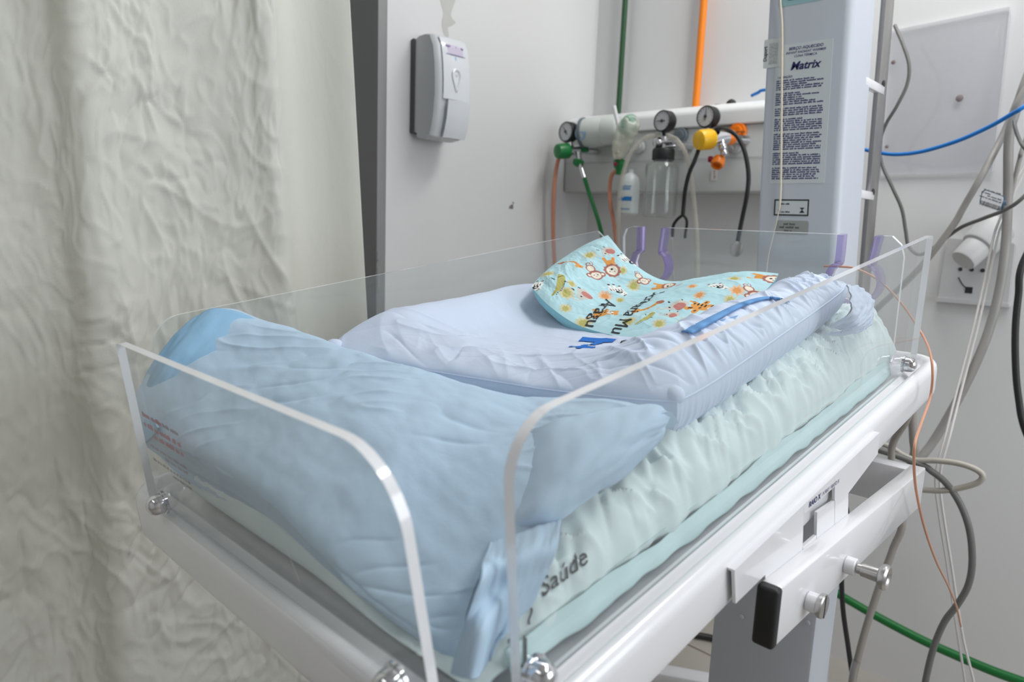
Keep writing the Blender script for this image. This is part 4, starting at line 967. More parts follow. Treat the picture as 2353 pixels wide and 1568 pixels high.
# dark grey back plate
def side_prof(k):        # side outline in (x out from wall, z)
    H = zt - zb; return [(XL + a * k, zb + b * H) for a, b in ((.0, .06), (.0, .97), (.03, .995), (.06, 1.0), (.082, .985), (.100, .88), (.108, .72), (.112, .55), (.112, .40), (.106, .22), (.098, .10), (.090, .02), (.05, .0), (.028, .01), (.026, .06))]
def ext(poly, y0, y1): return prism(poly, (0, y0, 0), EX, EZ, EY, y1 - y0)
H = zt - zb
obj('back_plate', ext(rpoly([(XL, zb + .02), (XL, zt - .012), (XL + .016, zt - .008), (XL + .016, zb + .012)], .004), yb0 - .004, yb1 + .004), mat('dispenser_dark_grey', srgb(84, 80, 80), .5), DISP)
bd = MB(); pr_ = np.array(side_prof(1.)); pr_[:, 0] = np.maximum(pr_[:, 0], XL + .014)
layers = [(yb0, .86), (yb0 + .006, .95), (yb0 + .016, 1.), (yb1 - .016, 1.), (yb1 - .006, .95), (yb1, .86)]
Vd = []; Fd = []; npf = len(pr_); cxz = np.array([XL + .03, zb + H * .5])
for y, k in layers:
    q = cxz + (pr_ - cxz) * np.array([k, .97 + .03 * (k - .86) / .14]); q[:, 0] = np.maximum(q[:, 0], XL + .014); Vd.append(np.c_[q[:, 0], np.full(npf, y), q[:, 1]])
Vd = np.concatenate(Vd)
for i in range(len(layers) - 1):
    for j in range(npf): k = (j + 1) % npf; Fd.append((i * npf + j, (i + 1) * npf + j, (i + 1) * npf + k, i * npf + k))
Fd += [tuple(range(npf)), tuple(range((len(layers) - 1) * npf + npf - 1, (len(layers) - 1) * npf - 1, -1))]
body = obj('body', (Vd, Fd), m_dispg, DISP, sharp=30, label='grey dispenser body')
def face_pt(y, f, off=0.):     # on the curved front, f from bottom (0) to top (1)
    bs_ = [.02, .10, .22, .40, .55, .72, .88, .985]; xs = [.090, .098, .106, .112, .112, .108, .100, .084]
    return np.array([XL + np.interp(f, bs_, xs) + off, y, zb + f * H])
ym = (yb0 + yb1) / 2
def front_patch(y0, y1, f0, f1, off, n=14, m=10, bow=.004):
    return np.array([[face_pt(y0 + (y1 - y0) * a, f0 + (f1 - f0) * b_, off + bow * (1 - (2 * a - 1) ** 2)) for a in np.linspace(0, 1, m)] for b_ in np.linspace(0, 1, n)])
obj('cover', shell(front_patch(yb0 + .018, yb1 - .006, .38, .96, .002), .004), m_disp, DISP, label='glossy white front cover')
obj('push_lever', shell(front_patch(yb0 + .03, yb1 - .008, .02, .372, .010, bow=.006), .006), m_disp, DISP, label='white push lever')
lb = obj('label', shell(front_patch(yb0 + .03, yb1 - .02, .80, .90, .0050), .0006), mat('lilac_label', srgb(206, 198, 216), .5), DISP, label='pale lilac label strip')
pk = MB()
for a, b_ in ((.0, .3), (.42, .6), (.72, .95)):
    L_ = yb1 - yb0 - .05; pk.add(grid(front_patch(yb0 + .03 + L_ * a, yb0 + .03 + L_ * b_, .875, .888, .0062, 3, 5, .0035)))
pk.add(grid(front_patch(yb0 + .03, yb1 - .02, .80, .808, .0062, 3, 8)))
obj('printed_text', pk, mat('lilac_ink', srgb(140, 126, 170), .6), lb)
obj('printed_mark', grid(front_patch(ym - .008, ym + .012, .755, .79, .0062, 4, 5, .002)), mat('pale_blue_ink', srgb(150, 184, 216), .6), body)
wn = [(ym + .002 + .020 * math.cos(t) * (.55 + .45 * math.sin(t)), .565 + .10 * math.sin(t)) for t in np.linspace(0, 2 * np.pi, 24, endpoint=False)]
obj('level_window', tube(np.array([face_pt(y, f, .0075) for y, f in wn]), .0042, 8, closed=True, raw=True), m_disp, DISP)
obj('drop_mark', ball(face_pt(ym + .002, .61, .0065), .006, EX, .4), m_dispg, DISP)
for f in (.10, .045): obj('hinge_hole', ball(face_pt(yb0 + .021, f, -.006), .0055, -EY, .5), m_dark, DISP)

# ------------------------------------------------------------------ gas panel and pipes on the back wall
YP = 1.95
m_panel = mat('panel_grey', srgb(196, 199, 198), .4, var=.01); m_bar = mat('panel_white', srgb(228, 230, 230), .35, var=.01)
zt_ = (W(1360, 268, 1, YP)[2] + W(1750, 226, 1, YP)[2]) / 2; zm = W(1755, 282, 1, YP)[2]; zb_ = W(1740, 440, 1, YP)[2]
PAN = thing('gas_console', 'long grey medical gas panel with a white top trunking, fixed along the back wall', 'gas console', (-1.2, YB, zb_))
bar = MB(); yz = rpoly([(YB - .002, zt_ + .004), (YP + .03, zt_ + .004), (YP - .012, zt_ - .016), (YP - .012, zm), (YB - .002, zm)], [0, .03, .02, .004, 0], 8)
XP0, XP1 = XL + .004, W(1850, 300, 1, YP)[0]
bar.add(prism(yz, (XP0, 0, 0), EY, EZ, EX, XP1 - XP0)); obj('trunking', bar, m_bar, PAN, sharp=25)
obj('panel_front', box(((XP0 + XP1) / 2, (YP + YB) / 2, (zm + zb_) / 2), (XP1 - XP0, YB - YP - .004, zm - zb_ - .001), bev=.004), m_panel, PAN)
obj('panel_joint', box(((XP0 + XP1) / 2, YP - .0003, W(1690, 362, 1, YP)[2]), (XP1 - XP0, .001, .0012)), mat('joint_grey', srgb(170, 174, 174), .5), PAN)
m_or = mat('orange_plastic', srgb(240, 128, 30), .35, var=.02); m_orp = mat('orange_pipe_paint', srgb(238, 132, 20), .4, var=.02)
m_slate = mat('slate_plastic', srgb(104, 114, 122), .4, var=.05)
def outlet(px, py, r, mc, nm='gas_outlet', lab=None):
    c = W(px, py, 1, YP); o = obj(nm, lathe([(r, 0), (r, .008), (r * .9, .012), (r * .62, .012), (r * .6, .016), (r * .45, .017), (1e-5, .014)], c, -EY, 28), mc, PAN, label=lab); return c
outlet(1566, 312, .024, m_slate, lab='slate grey round gas outlet'); outlet(1697, 303, .026, m_or, lab='orange round gas outlet'); outlet(1692, 338, .018, m_panel); outlet(1470, 338, .021, m_panel); outlet(1570, 340, .020, m_panel)
obj('outlet_bar', box(W(1697, 303, 1, YP - .014), (.04, .006, .006), bev=.002), mat('dark_orange', srgb(170, 92, 30), .5), PAN)
obj('outlet_badge', box(W(1709, 322, 1, YP - .002), (.018, .004, .034), bev=.003), mat('pale_orange_label', srgb(214, 172, 152), .5), PAN)
nt_ = obj('red_marked_sticker', prism(rpoly([(-.010, -.016), (.010, -.016), (.010, .016), (-.010, .016)], .002), W(1641, 402, 1, YP), EX, EZ, -EY, .0006), mat('sticker_white', srgb(212, 208, 206), .6), PAN)
sx = MB(); c = W(1641, 402, 1, YP) - EY * .001
for a, b_, z_ in ((-.002, .003, .010), (-.001, .002, .003), (.0, .005, -.004), (.001, .004, -.009)): sx.add(box(c + EX * (a + b_) / 2 + EZ * z_, (abs(b_ - a), .0004, .003)))
obj('printed_marks', sx, mat('brick_ink', srgb(150, 96, 90), .6), nt_)
cg = W(1415, 130, 1, YB - .02)
def pipe(nm, p0, p1, r, m, lab):
    a = W(*p0, 1, YB - .025); b_ = W(*p1, 1, YB - .025); x = (a[0] + b_[0]) / 2; o = obj(nm, cyl((x, YB - .025, zt_ + .0045), (x, YB - .025, RZ), r, 20), m); tag(o, lab, 'pipe', None); return o
pipe('gas_pipe', (1437, 0), (1424, 200), .0095, mat('green_pipe_paint', srgb(32, 78, 44), .4, var=.03), 'dark green vertical gas pipe on the white wall above the gas panel')
pipe('gas_pipe', (1613, 0), (1604, 235), .0115, m_orp, 'bright orange vertical gas pipe on the white wall above the gas panel')
kn = MB()
c = W(1682, 218, 1, YP + .05); c[2] = zt_ + .004; kn.add(lathe([(.014, 0), (.014, .006), (.009, .012), (1e-5, .016)], c, EZ, 20))
tag(obj('bottle_stopper', kn, m_black), 'small black knob lying on top of the white panel trunking', 'knob')
kn = MB(); c = W(1650, 228, 1, YP + .05); c[2] = zt_ + .004; kn.add(lathe([(.009, 0), (.009, .003), (1e-5, .005)], c, EZ, 18))
tag(obj('rubber_button', kn, mat('grey_rubber', srgb(110, 110, 110), .6)), 'tiny grey button lying on the white panel trunking left of the black knob', 'button')

YG = 1.86
m_green = mat('green_plastic', srgb(16, 118, 56), .35, var=.03); m_gface = mat('gauge_face', srgb(198, 200, 204), .4, var=.01); m_yel = mat('yellow_plastic', srgb(246, 190, 20), .35, var=.02)
m_sal = mat('salmon_rubber', srgb(206, 140, 112), .5, var=.03); m_glass = clear('jar_glass', (.955, .965, .96, 1), .012, (.8, .84, .82, 1), .12); m_hosec = clear('clear_hose', (.93, .92, .88, 1), .32, (.80, .77, .70, 1), .06, .2)
m_frost = clear('frosted_plastic', (.82, .86, .86, 1), .72, srgb(200, 208, 204), .06, .3)
m_ltgrey = mat('dial_ink', srgb(60, 62, 66), .5)
def gauge(px, py, y, par, rpx=23, nee=.8, look=(-.15, -1, 0), red=False):
    c = W(px, py, 1, y); dist = (c - CAM) @ RCAM[:, 2]; r = rpx * dist / FPX; ax = nrm(look); x_, z_ = nrm(np.cross(ax, EZ)) * -1, EZ
    g_ = obj('gauge', lathe([(r * .9, -.030), (r, -.024), (r, 0), (r * .95, .0035), (r * .87, .0035), (r * .86, .001), (1e-5, .0012)], c, ax, 36), m_black if not red else m_slate, par, label='round black pressure gauge')
    obj('dial', lathe([(r * .86, .0012), (r * .86, .0022), (1e-5, .0022)], c, ax, 36), m_gface, g_, label='white dial')
    nd = MB(); dv = x_ * math.cos(nee) + z_ * math.sin(nee); nd.add(cyl(c + ax * .003 - dv * r * .35, c + ax * .003 + dv * r * .62, .0016, 8, .0006)); nd.add(cyl(c + ax * .0025, c + ax * .005, .0045, 14))
    for k in range(13):
        t = math.radians(225 - k * 22.5); e_ = x_ * math.cos(t) + z_ * math.sin(t); nd.add(cyl(c + ax * .0024 + e_ * r * .66, c + ax * .0024 + e_ * r * .8, .0006, 5))
    obj('needle', nd, m_ltgrey, g_)
    return c, r
# green oxygen regulator at the left end
R1 = thing('oxygen_regulator', 'oxygen regulator with green knob and black gauge at the left end of the gas panel', 'regulator', W(1300, 345, 1, YG))
c, r = gauge(1301, 303, YG - .02, R1, 23, 2.2, (-.1, -1, 0))
k0 = W(1287, 347, 1, YG - .06); ax = nrm([-.35, -1, -.05])
ax = nrm(W(1268, 348, 1, YG - .075) - W(1320, 346, 1, YG + .01))
kn = MB(); kc = W(1305, 347, 1, YG - .02); kn.add(lathe([(.024, 0), (.0245, .004), (.0245, .034), (.022, .042), (.016, .045), (1e-5, .046)], kc, ax, 32))
obj('knob', kn, m_green, R1, label='green round knob')
bd = MB(); kb = W(1335, 345, 1, YG + .03); bd.add(cyl(kb - ax * -.0, kc, .0165, 24)); bd.add(cyl(kb, np.array([kb[0] + .02, YP, kb[2]]), .012, 20)); bd.add(cyl(W(1313, 342, 1, YG - .005), W(1310, 322, 1, YG - .005), .008, 14)); bd.add(cyl(W(1310, 322, 1, YG - .005), c + EY * .026 - EZ * .01, .006, 12))
bd.add(cyl(W(1328, 350, 1, YG), W(1330, 366, 1, YG), .009, 16)); obj('body', bd, m_chrome, R1, label='chrome valve body')
obj('yoke', box(W(1342, 341, 1, YG + .03), (.016, .03, .026), (nrm([1, 0, .6]), EY, nrm([-.6, 0, 1])), bev=.004), m_green, R1); 
obj('hose_nut', lathe([(.010, 0), (.0185, .004), (.0185, .016), (.014, .022), (.010, .024)], W(1331, 366, 1, YG), nrm([-.1, -.2, -1]), 8), m_green, R1)
hp_a = [W(x, y, 1, yy) for x, y, yy in ((1331, 374, YG - .005), (1336, 388, YG - .01), (1343, 410, YG - .01), (1353, 442, YG), (1366, 480, YG), (1378, 520, YG), (1386, 560, YG + .02), (1390, 640, YG + .05), (1391, 760, YG + .06))]
HO = thing('green_hose', 'green rubber hose with chrome ferrule hanging from the oxygen regulator', 'hose', hp_a[-1])
obj('hose', tube(hp_a[2:], .0068, 14), m_green, HO); obj('ferrule', MB().add(tube(hp_a[0:2], .006, 14)).add(tube(hp_a[1:3], .0078, 14)), m_chrome, HO, label='chrome ferrule')
def hose(nm, pts, r, m, lab, cat, grp=None, n=10):
    P = [W(x, y, 1, yy) for x, y, yy in pts]; o = obj(nm, tube(P, r, n), m, sharp=0); return tag(o, lab, cat, grp)
hose('suction_tube', [(1284, 362, 1.84), (1278, 390, 1.84), (1273, 440, 1.84), (1271, 500, 1.85), (1272, 560, 1.86), (1276, 640, 1.88), (1280, 780, 1.9)], .0066, m_sal, 'salmon rubber tube hanging below the green regulator knob', 'tube')
hose('suction_tube', [(1418, 392, 1.84), (1406, 402, 1.84), (1401, 430, 1.84), (1403, 470, 1.84), (1410, 510, 1.85), (1416, 560, 1.87), (1420, 640, 1.9), (1424, 760, 1.92)], .0066, m_sal, 'salmon rubber tube curving down beside the blue labelled bottle', 'tube')
# frosted cylinder lying sideways in front of the trunking
fa, fb = W(1338, 306, 1, YG + .02), W(1425, 297, 1, YG + .045); ax = nrm(fb - fa); rr_ = 32 * ((fa - CAM) @ RCAM[:, 2]) / FPX
FC = thing('plastic_canister', 'frosted white plastic canister lying sideways along the top of the gas panel', 'canister', fa)
obj('body', lathe([(1e-5, -.004), (rr_ * .7, -.002), (rr_ * .95, .006), (rr_, .018), (rr_, .075), (rr_ * .96, .080), (rr_, .085), (rr_, np.linalg.norm(fb - fa) - .006), (rr_ * .9, np.linalg.norm(fb - fa)), (1e-5, np.linalg.norm(fb - fa))], fa, ax, 40), mat('milky_plastic', srgb(206, 212, 208), .35, var=.02), FC)
obj('end_ring', lathe([(rr_ * 1.0, .0), (rr_ * 1.06, .002), (rr_ * 1.06, .010), (rr_ * 1.0, .012)], fa, ax, 40), m_slate, FC, label='dark grey ring')
bp = [fa + ax * (.020 + .020 * math.cos(t)) + (nrm(-EY + EX * .12 - EZ * .1) * math.cos(.62 * math.sin(t)) + EZ * math.sin(.62 * math.sin(t))) * (rr_ * 1.004) for t in np.linspace(0, 2 * np.pi, 24, endpoint=False)]
obj('blue_patch', (np.array(bp + [np.mean(bp, 0) + nrm(-EY) * .0045]), [(i, (i + 1) % 24, 24) for i in range(24)]), mat('faded_blue_patch', srgb(150, 178, 204), .5), FC, label='pale blue patch')
# bagged mask on a green stand-off
m_mask = clear('mask_film', (.90, .94, .90, 1), .55, srgb(226, 226, 214), .08, .25); m_maskg = clear('mask_green', (.72, .88, .80, 1), .5, srgb(176, 214, 194), .08, .2)
MK = thing('oxygen_mask', 'bagged pale green and cream oxygen mask hanging in the middle of the gas panel', 'mask', W(1430, 390, 1, YG))
def softblob(pts, rad, amp, seed):
    V, F = tube(pts, rad, 20, 8); V = np.asarray(V); return V + (amp * noise(V[:, 0] * 55, V[:, 1] * 55 + seed, V[:, 2] * 40))[:, None] * nrm([.4, -1, .2]), F
mp = [W(x, y, 1, YG - .045) for x, y in ((1424, 365), (1426, 345), (1432, 322), (1442, 298), (1452, 280), (1458, 268))]
obj('bag', softblob(mp, [.012, .026, .032, .034, .028, .012], .012, 1.), m_mask, MK, sharp=0, label='clear wrinkled bag')
mp2 = [W(x, y, 1, YG - .05) for x, y in ((1432, 306), (1442, 290), (1450, 276), (1457, 266))]
obj('face_piece', softblob(mp2, [.018, .026, .024, .010], .008, 5.), m_maskg, MK, sharp=0, label='pale green face piece')
mp3 = [W(x, y, 1, YG - .05) for x, y in ((1419, 366), (1420, 350), (1426, 332), (1433, 318))]
obj('cuff', softblob(mp3, [.010, .017, .018, .010], .006, 9.), mat('cream_film', srgb(226, 216, 200), .5, var=.05), MK, sharp=0, label='cream cuff')
obj('straw', cyl(W(1411, 244, 1, YG - .04), W(1421, 290, 1, YG - .04), .0062, 14), mat('white_tube_plastic', srgb(226, 226, 228), .3), MK, label='white upright tube')
obj('connector', MB().add(lathe([(.013, 0), (.018, .004), (.018, .022), (.012, .03), (.011, .046), (1e-5, .047)], W(1423, 366, 1, YG - .03), nrm([.08, 0, -1]), 16)), m_green, MK, label='green connector')
obj('red_cap', ball(W(1414, 377, 1, YG - .055), .0062, EX), mat('crimson_plastic', srgb(150, 20, 60), .4), MK)
# humidifier bottle with blue print
hb0 = W(1442, 494, 1, YG - .01); dist = (hb0 - CAM) @ RCAM[:, 2]; r = 23.5 * dist / FPX; hh = 92 * dist / FPX
HB = thing('humidifier_bottle', 'small frosted humidifier bottle with blue print hanging under the mask', 'bottle', hb0)
obj('bottle', lathe([(r * .8, 0), (r, .006), (r, hh * .55), (r * .97, hh * .74), (r * .84, hh * .90), (r * .5, hh * .99), (r * .3, hh * 1.02), (r * .3, hh * 1.10), (1e-5, hh * 1.10)], hb0, EZ, 36), mat('bottle_milk', srgb(208, 214, 214), .35, var=.02), HB)
bl = MB()
def band(z0, z1, a0, a1):
    A = np.linspace(a0, a1, 12); rr2 = r * 1.012
    P_ = np.array([[hb0 + EX * rr2 * math.sin(a) - EY * rr2 * math.cos(a) + EZ * z for a in A] for z in (z0, z1)]); return grid(P_)
m_bl1 = mat('bottle_blue', srgb(24, 116, 186), .5); m_bl2 = mat('bottle_pale_blue', srgb(120, 158, 188), .5)
obj('printed_name', MB().add(band(hh * .335, hh * .43, -.55, -.1)).add(band(hh * .335, hh * .41, -.1, .12)).add(band(hh * .335, hh * .44, .12, .9)), m_bl1, HB, label='blue name band')
obj('printed_text', MB().add(band(hh * .67, hh * .705, -.4, .8)).add(band(hh * .60, hh * .655, -.4, .7)).add(band(hh * .12, hh * .155, -.2, .75)), m_bl2, HB)
# suction jar
jb = W(1514, 500, 1, YG - .03); dist = (jb - CAM) @ RCAM[:, 2]; r = 38 * dist / FPX; hh = 128 * dist / FPX
JAR = thing('suction_jar', 'clear glass suction jar with black lid and gauge on the gas panel', 'jar', jb)
t_ = .0025
obj('jar', lathe([(1e-5, .004), (r * .86, 0), (r * .98, .006), (r, .014), (r, hh * .88), (r * .95, hh * .94), (r * .56, hh * .985), (r * .56, hh * 1.06), (r * .56 - t_, hh * 1.06), (r * .56 - t_, hh * .975), (r * .93 - t_, hh * .92), (r - t_, hh * .86), (r - t_, .016), (r * .9, .008), (1e-5, .008)], jb, EZ, 44), m_glass, JAR, sharp=60)
obj('lid', lathe([(r * .64, hh * 1.0), (r * .66, hh * 1.01), (r * .66, hh * 1.17), (r * .6, hh * 1.2), (1e-5, hh * 1.2)], jb, EZ, 32), m_black, JAR, label='black ribbed lid')
st = MB(); ctop = jb + EZ * hh * 1.2
st.add(cyl(ctop, ctop + EZ * .034, .006, 16)).add(cyl(ctop + EZ * .018, np.array([ctop[0] + .02, YP, ctop[2] + .018]), .011, 18)).add(ball(ctop + EZ * .018 + EX * -.02, .017, EX)).add(cyl(ctop + EZ * .018 - EX * .02, ctop + EZ * .018 + EX * .03, .007, 14)).add(cyl(ctop + EZ * .005, ctop + EZ * .005 + EX * .04, .004, 10))
obj('valve', st, m_chrome, JAR, label='chrome valve'); gauge(1522, 278, YG - .045, JAR, 24.5, 3.1, (-.12, -1, 0))
obj('gauge_stem', cyl(ctop + EZ * .03, W(1524, 300, 1, YG - .03), .005, 12), m_black, JAR)
hose('clear_hose', [(1517, 311, 1.83), (1490, 314, 1.81), (1466, 330, 1.80), (1446, 358, 1.79), (1432, 400, 1.79), (1424, 450, 1.80), (1421, 510, 1.82), (1420, 580, 1.86), (1420, 680, 1.9)], .0068, m_hosec, 'clear yellowish hose arching left from the suction jar valve', 'hose')
hose('clear_hose', [(1533, 312, 1.86), (1555, 322, 1.86), (1574, 350, 1.86), (1586, 390, 1.87), (1592, 440, 1.88), (1598, 500, 1.89), (1602, 560, 1.9), (1603, 680, 1.92)], .0072, m_hosec, 'clear hose falling right from the suction jar valve', 'hose')
# yellow regulator
Y1 = thing('air_regulator', 'compressed air regulator with big yellow knob and white gauge on the gas panel', 'regulator', W(1640, 320, 1, YG))
gauge(1622, 268, YG - .02, Y1, 25, 1.5, (-.1, -1, 0))
ka, kb = W(1606, 322, 1, YG - .07), W(1668, 317, 1, YG + .02); ax = nrm(ka - kb); kc = W(1634, 320, 1, YG - .03)
obj('knob', lathe([(.0265, 0), (.028, .004), (.028, .034), (.025, .044), (.017, .048), (1e-5, .049)], kc, ax, 36), m_yel, Y1, label='yellow round knob')
bd = MB(); bd.add(cyl(kc, kb, .020, 26)).add(cyl(kb, np.array([kb[0] + .03, YP, kb[2]]), .013, 18)).add(cyl(W(1632, 306, 1, YG - .02), W(1628, 290, 1, YG - .012), .007, 14))
bd.add(ball(W(1661, 339, 1, YG - .02), .0125, EZ)).add(ball(W(1664, 352, 1, YG - .025), .0105, EZ)).add(cyl(W(1660, 326, 1, YG - .01), W(1661, 339, 1, YG - .02), .008, 14)); obj('body', bd, m_chrome, Y1, label='chrome valve body')
obj('collar', lathe([(.019, 0), (.0205, .003), (.0205, .022), (.012, .03)], kb, -ax, 24), m_or, Y1, label='orange collar')
obj('outlet_cap', lathe([(.011, -.008), (.0165, -.004), (.019, .014), (.016, .022), (.011, .022), (.010, .012), (1e-5, .010)], W(1652, 368, 1, YG - .02), nrm([.1, -.7, -.8]), 24), m_or, Y1, label='orange hanging cap')
obj('red_knob', lathe([(.007, 0), (.0085, .002), (.0085, .012), (1e-5, .013)], W(1638, 366, 1, YG - .02), nrm([-1, -.3, 0]), 16), mat('crimson_plastic', srgb(150, 20, 60), .4), Y1, label='dark red knob')
# stethoscope slung over the regulator
ST = thing('stethoscope', 'black stethoscope slung over the yellow regulator', 'stethoscope', W(1600, 545, 1, 1.85))
sp = [(1545, 545, 1.82), (1547, 520, 1.82), (1556, 505, 1.82), (1569, 494, 1.82)]
tp = [(1569, 494, 1.82), (1571, 470, 1.82), (1574, 440, 1.81), (1583, 400, 1.80), (1596, 370, 1.80), (1607, 340, 1.82), (1618, 318, 1.89), (1645, 299, 1.86), (1670, 299, 1.81), (1692, 312, 1.80), (1708, 340, 1.80), (1717, 375, 1.80), (1720, 410, 1.80), (1716, 450, 1.80), (1706, 500, 1.81), (1698, 540, 1.81), (1695, 558, 1.81)]
obj('tubing', tube([W(*p[:2], 1, p[2]) for p in tp], .0058, 12), m_black, ST)
obj('ear_tube', tube([W(*p[:2], 1, p[2]) for p in sp], .0046, 10), m_black, ST)
obj('ear_tube', tube([W(*p[:2], 1, p[2]) for p in ((1569, 494, 1.82), (1577, 504, 1.82), (1578, 518, 1.83), (1575, 535, 1.84), (1574, 548, 1.84))], .004, 10), m_black, ST)
obj('binaural', MB().add(tube([W(*p[:2], 1, p[2]) for p in ((1545, 540, 1.82), (1543, 552, 1.82), (1544, 600, 1.84), (1550, 660, 1.86))], .003, 8)), m_chrome, ST)
cpc = W(1693, 573, 1, 1.80); obj('chest_piece', MB().add(lathe([(.012, -.010), (.018, -.004), (.021, 0), (.021, .004), (.018, .006), (1e-5, .0055)], cpc, nrm([-.25, -1, .1]), 28)).add(cyl(W(1695, 558, 1, 1.81), cpc, .004, 10)), m_steel, ST, label='steel chest piece')

# ------------------------------------------------------------------ right part of the back wall
def wallprism(pts, y, th, m, nm, par=None, rad=.004, label=None):
    P = np.array([W(*p, 1, y) for p in pts]); return obj(nm, prism(rpoly(P[:, [0, 2]], rad), (0, y, 0), EX, EZ, -EY, th), m, par, label=label)
BPD = wallprism([(2026, 404), (2281, 396), (2322, 16), (2048, 72)], YB - .004, .006, [clear('wall_sheet', (.95, .95, .96, 1), .12, (.88, .88, .91, 1), .09, .06), m_edge], 'wall_board')
tag(BPD, 'clear plastic board screwed to the white back wall right of the mast', 'wall board')
ms = mat('rust_spot', srgb(128, 116, 118), .7)
for i, (px, py, r_) in enumerate(((2205, 226, .009), (2053, 143, .006), (2038, 337, .005))):
    q = W(px, py, 1, YB - .0105); obj('screw', lathe([(r_ * .8, 0), (r_, .001), (r_ * .5, .003), (1e-5, .003)], q, -EY, 7), ms, BPD)
rg = MB()
tp_ = [(2030, 358), (2110, 352), (2112, 385), (2215, 378), (2218, 340), (2275, 322)]
SO = thing('wall_socket', 'white wall socket plate with three holes and a plugged in adapter', 'wall socket', W(2225, 690, 1, YB))
SPm = mat('socket_white', srgb(200, 200, 200), .4, var=.01)
plate = wallprism([(2158, 688), (2318, 703), (2335, 560), (2180, 548)], YB - .001, .014, SPm, 'plate', SO, .004)
wallprism([(2152, 692), (2322, 706), (2322, 697), (2154, 682)], YB - .001, .02, SPm, 'bottom_ledge', SO, .002)
for px, py in ((2207, 619), (2233, 620), (2258, 622)): obj('socket_hole', cyl(W(px, py, 1, YB - .0152), W(px, py, 1, YB - .0158), .005, 16), m_dark, SO)
q = W(2226, 667, 1, YB - .0155); hs = MB().add(box(q, (.016, .001, .016))).add(tube([q + EX * -.003 + EZ * .002, q + EX * -.016 + EZ * .014, q + EX * -.026 + EZ * .030], .0012, 6)); obj('broken_contact', hs, m_dark, SO, label='dark square hole with a bent wire')
ad = thing('power_adapter', 'white cylindrical plug adapter sticking out of the wall above the socket plate', 'plug adapter', W(2240, 580, 1, YB - .05))
pa, pb = W(2212, 600, 1, YB - .085), W(2295, 520, 1, YB - .012); ax = nrm(pb - pa); Lp = np.linalg.norm(pb - pa)
obj('body', lathe([(1e-5, 0), (.028, .001), (.030, .006), (.032, Lp * .40), (.0385, Lp * .42), (.041, Lp * .46), (.043, Lp * .95), (1e-5, Lp * .95)], pa, ax, 34), SPm, ad)
obj('seam_ring', lathe([(.0335, Lp * .405), (.0345, Lp * .41), (.0345, Lp * .435), (.0335, Lp * .44)], pa, ax, 34), mat('ring_grey', srgb(160, 160, 160), .4), ad)
# ------------------------------------------------------------------ cables
m_cg = mat('grey_cable', srgb(150, 148, 144), .45, var=.03); m_cg2 = mat('dark_grey_cable', srgb(108, 108, 106), .45, var=.03); m_cbl = mat('blue_cable', srgb(20, 118, 200), .4, var=.02)
m_cbk = mat('black_cable', srgb(34, 32, 32), .45); m_cor = mat('orange_probe_wire', srgb(206, 150, 122), .4, var=.02); m_cw = mat('white_twin_wire', srgb(206, 204, 202), .45, var=.02); m_clg = mat('beige_grey_cable', srgb(176, 172, 162), .45, var=.02)
m_hg = mat('green_hose_rubber', srgb(8, 106, 44), .4, var=.03); m_cream = mat('cream_cord', srgb(226, 216, 196), .5, var=.02)
def cable(pts, r, m, lab, cat='cable', nm='cable'): return hose(nm, pts, r, m, lab, cat, None, 10)
cable([(2500, -420, 2.06), (2450, -150, 2.02), (2400, 60, 1.97), (2353, 190, 1.94), (2335, 240, 1.94), (2300, 320, 1.92), (2258, 400, 1.87), (2215, 475, 1.87), (2190, 518, 1.87), (2130, 597, 1.87), (2080, 650, 1.88), (2010, 715, 1.9), (1940, 790, 1.93)], .0075, m_cg, 'grey cable running diagonally down from the top right, behind the near side panel')
cable([(2760, -380, 2.05), (2560, -120, 1.98), (2440, 80, 1.92), (2353, 215, 1.88), (2330, 268, 1.88), (2318, 325, 1.88), (2316, 450, 1.88), (2311, 560, 1.87), (2298, 660, 1.86), (2272, 760, 1.84), (2238, 845, 1.82), (2195, 930, 1.8), (2148, 1010, 1.78), (2116, 1052, 1.76), (2070, 1110, 1.74)], .0098, m_cg, 'thick grey cable hanging down the right side in a long bow', nm='thick_cable')
cable([(2056, 58, 1.97), (2076, 105, 1.95), (2089, 150, 1.94), (2084, 195, 1.94), (2060, 245, 1.94), (2036, 285, 1.95), (2023, 325, 1.96), (2026, 375, 1.96), (2050, 430, 1.95), (2072, 480, 1.95), (2081, 530, 1.95), (2088, 566, 1.95), (2110, 585, 1.94), (2136, 576, 1.93), (2170, 550, 1.9), (2210, 522, 1.88), (2260, 502, 1.85), (2310, 482, 1.82), (2353, 452, 1.8), (2430, 370, 1.84), (2560, 300, 1.95), (2800, 220, 2.08)], .0042, m_cg2, 'thin dark grey cable winding down beside the accessory rail', nm='thin_cable')
cable([(2331, 278, 1.86), (2333, 295, 1.85), (2342, 320, 1.84), (2356, 342, 1.83), (2400, 385, 1.85), (2480, 420, 1.95), (2540, 430, 2.09)], .0038, m_cg2, 'short dark grey cable curving off the right edge below the blue cable', nm='thin_cable')
cable([(2620, -330, 2.08), (2520, -60, 2.03), (2420, 150, 1.97), (2352, 335, 1.9), (2344, 362, 1.9), (2332, 410, 1.9), (2322, 455, 1.9), (2318, 480, 1.92)], .0045, m_cg, 'pale grey wire behind the thick cable at the right edge', nm='thin_cable')
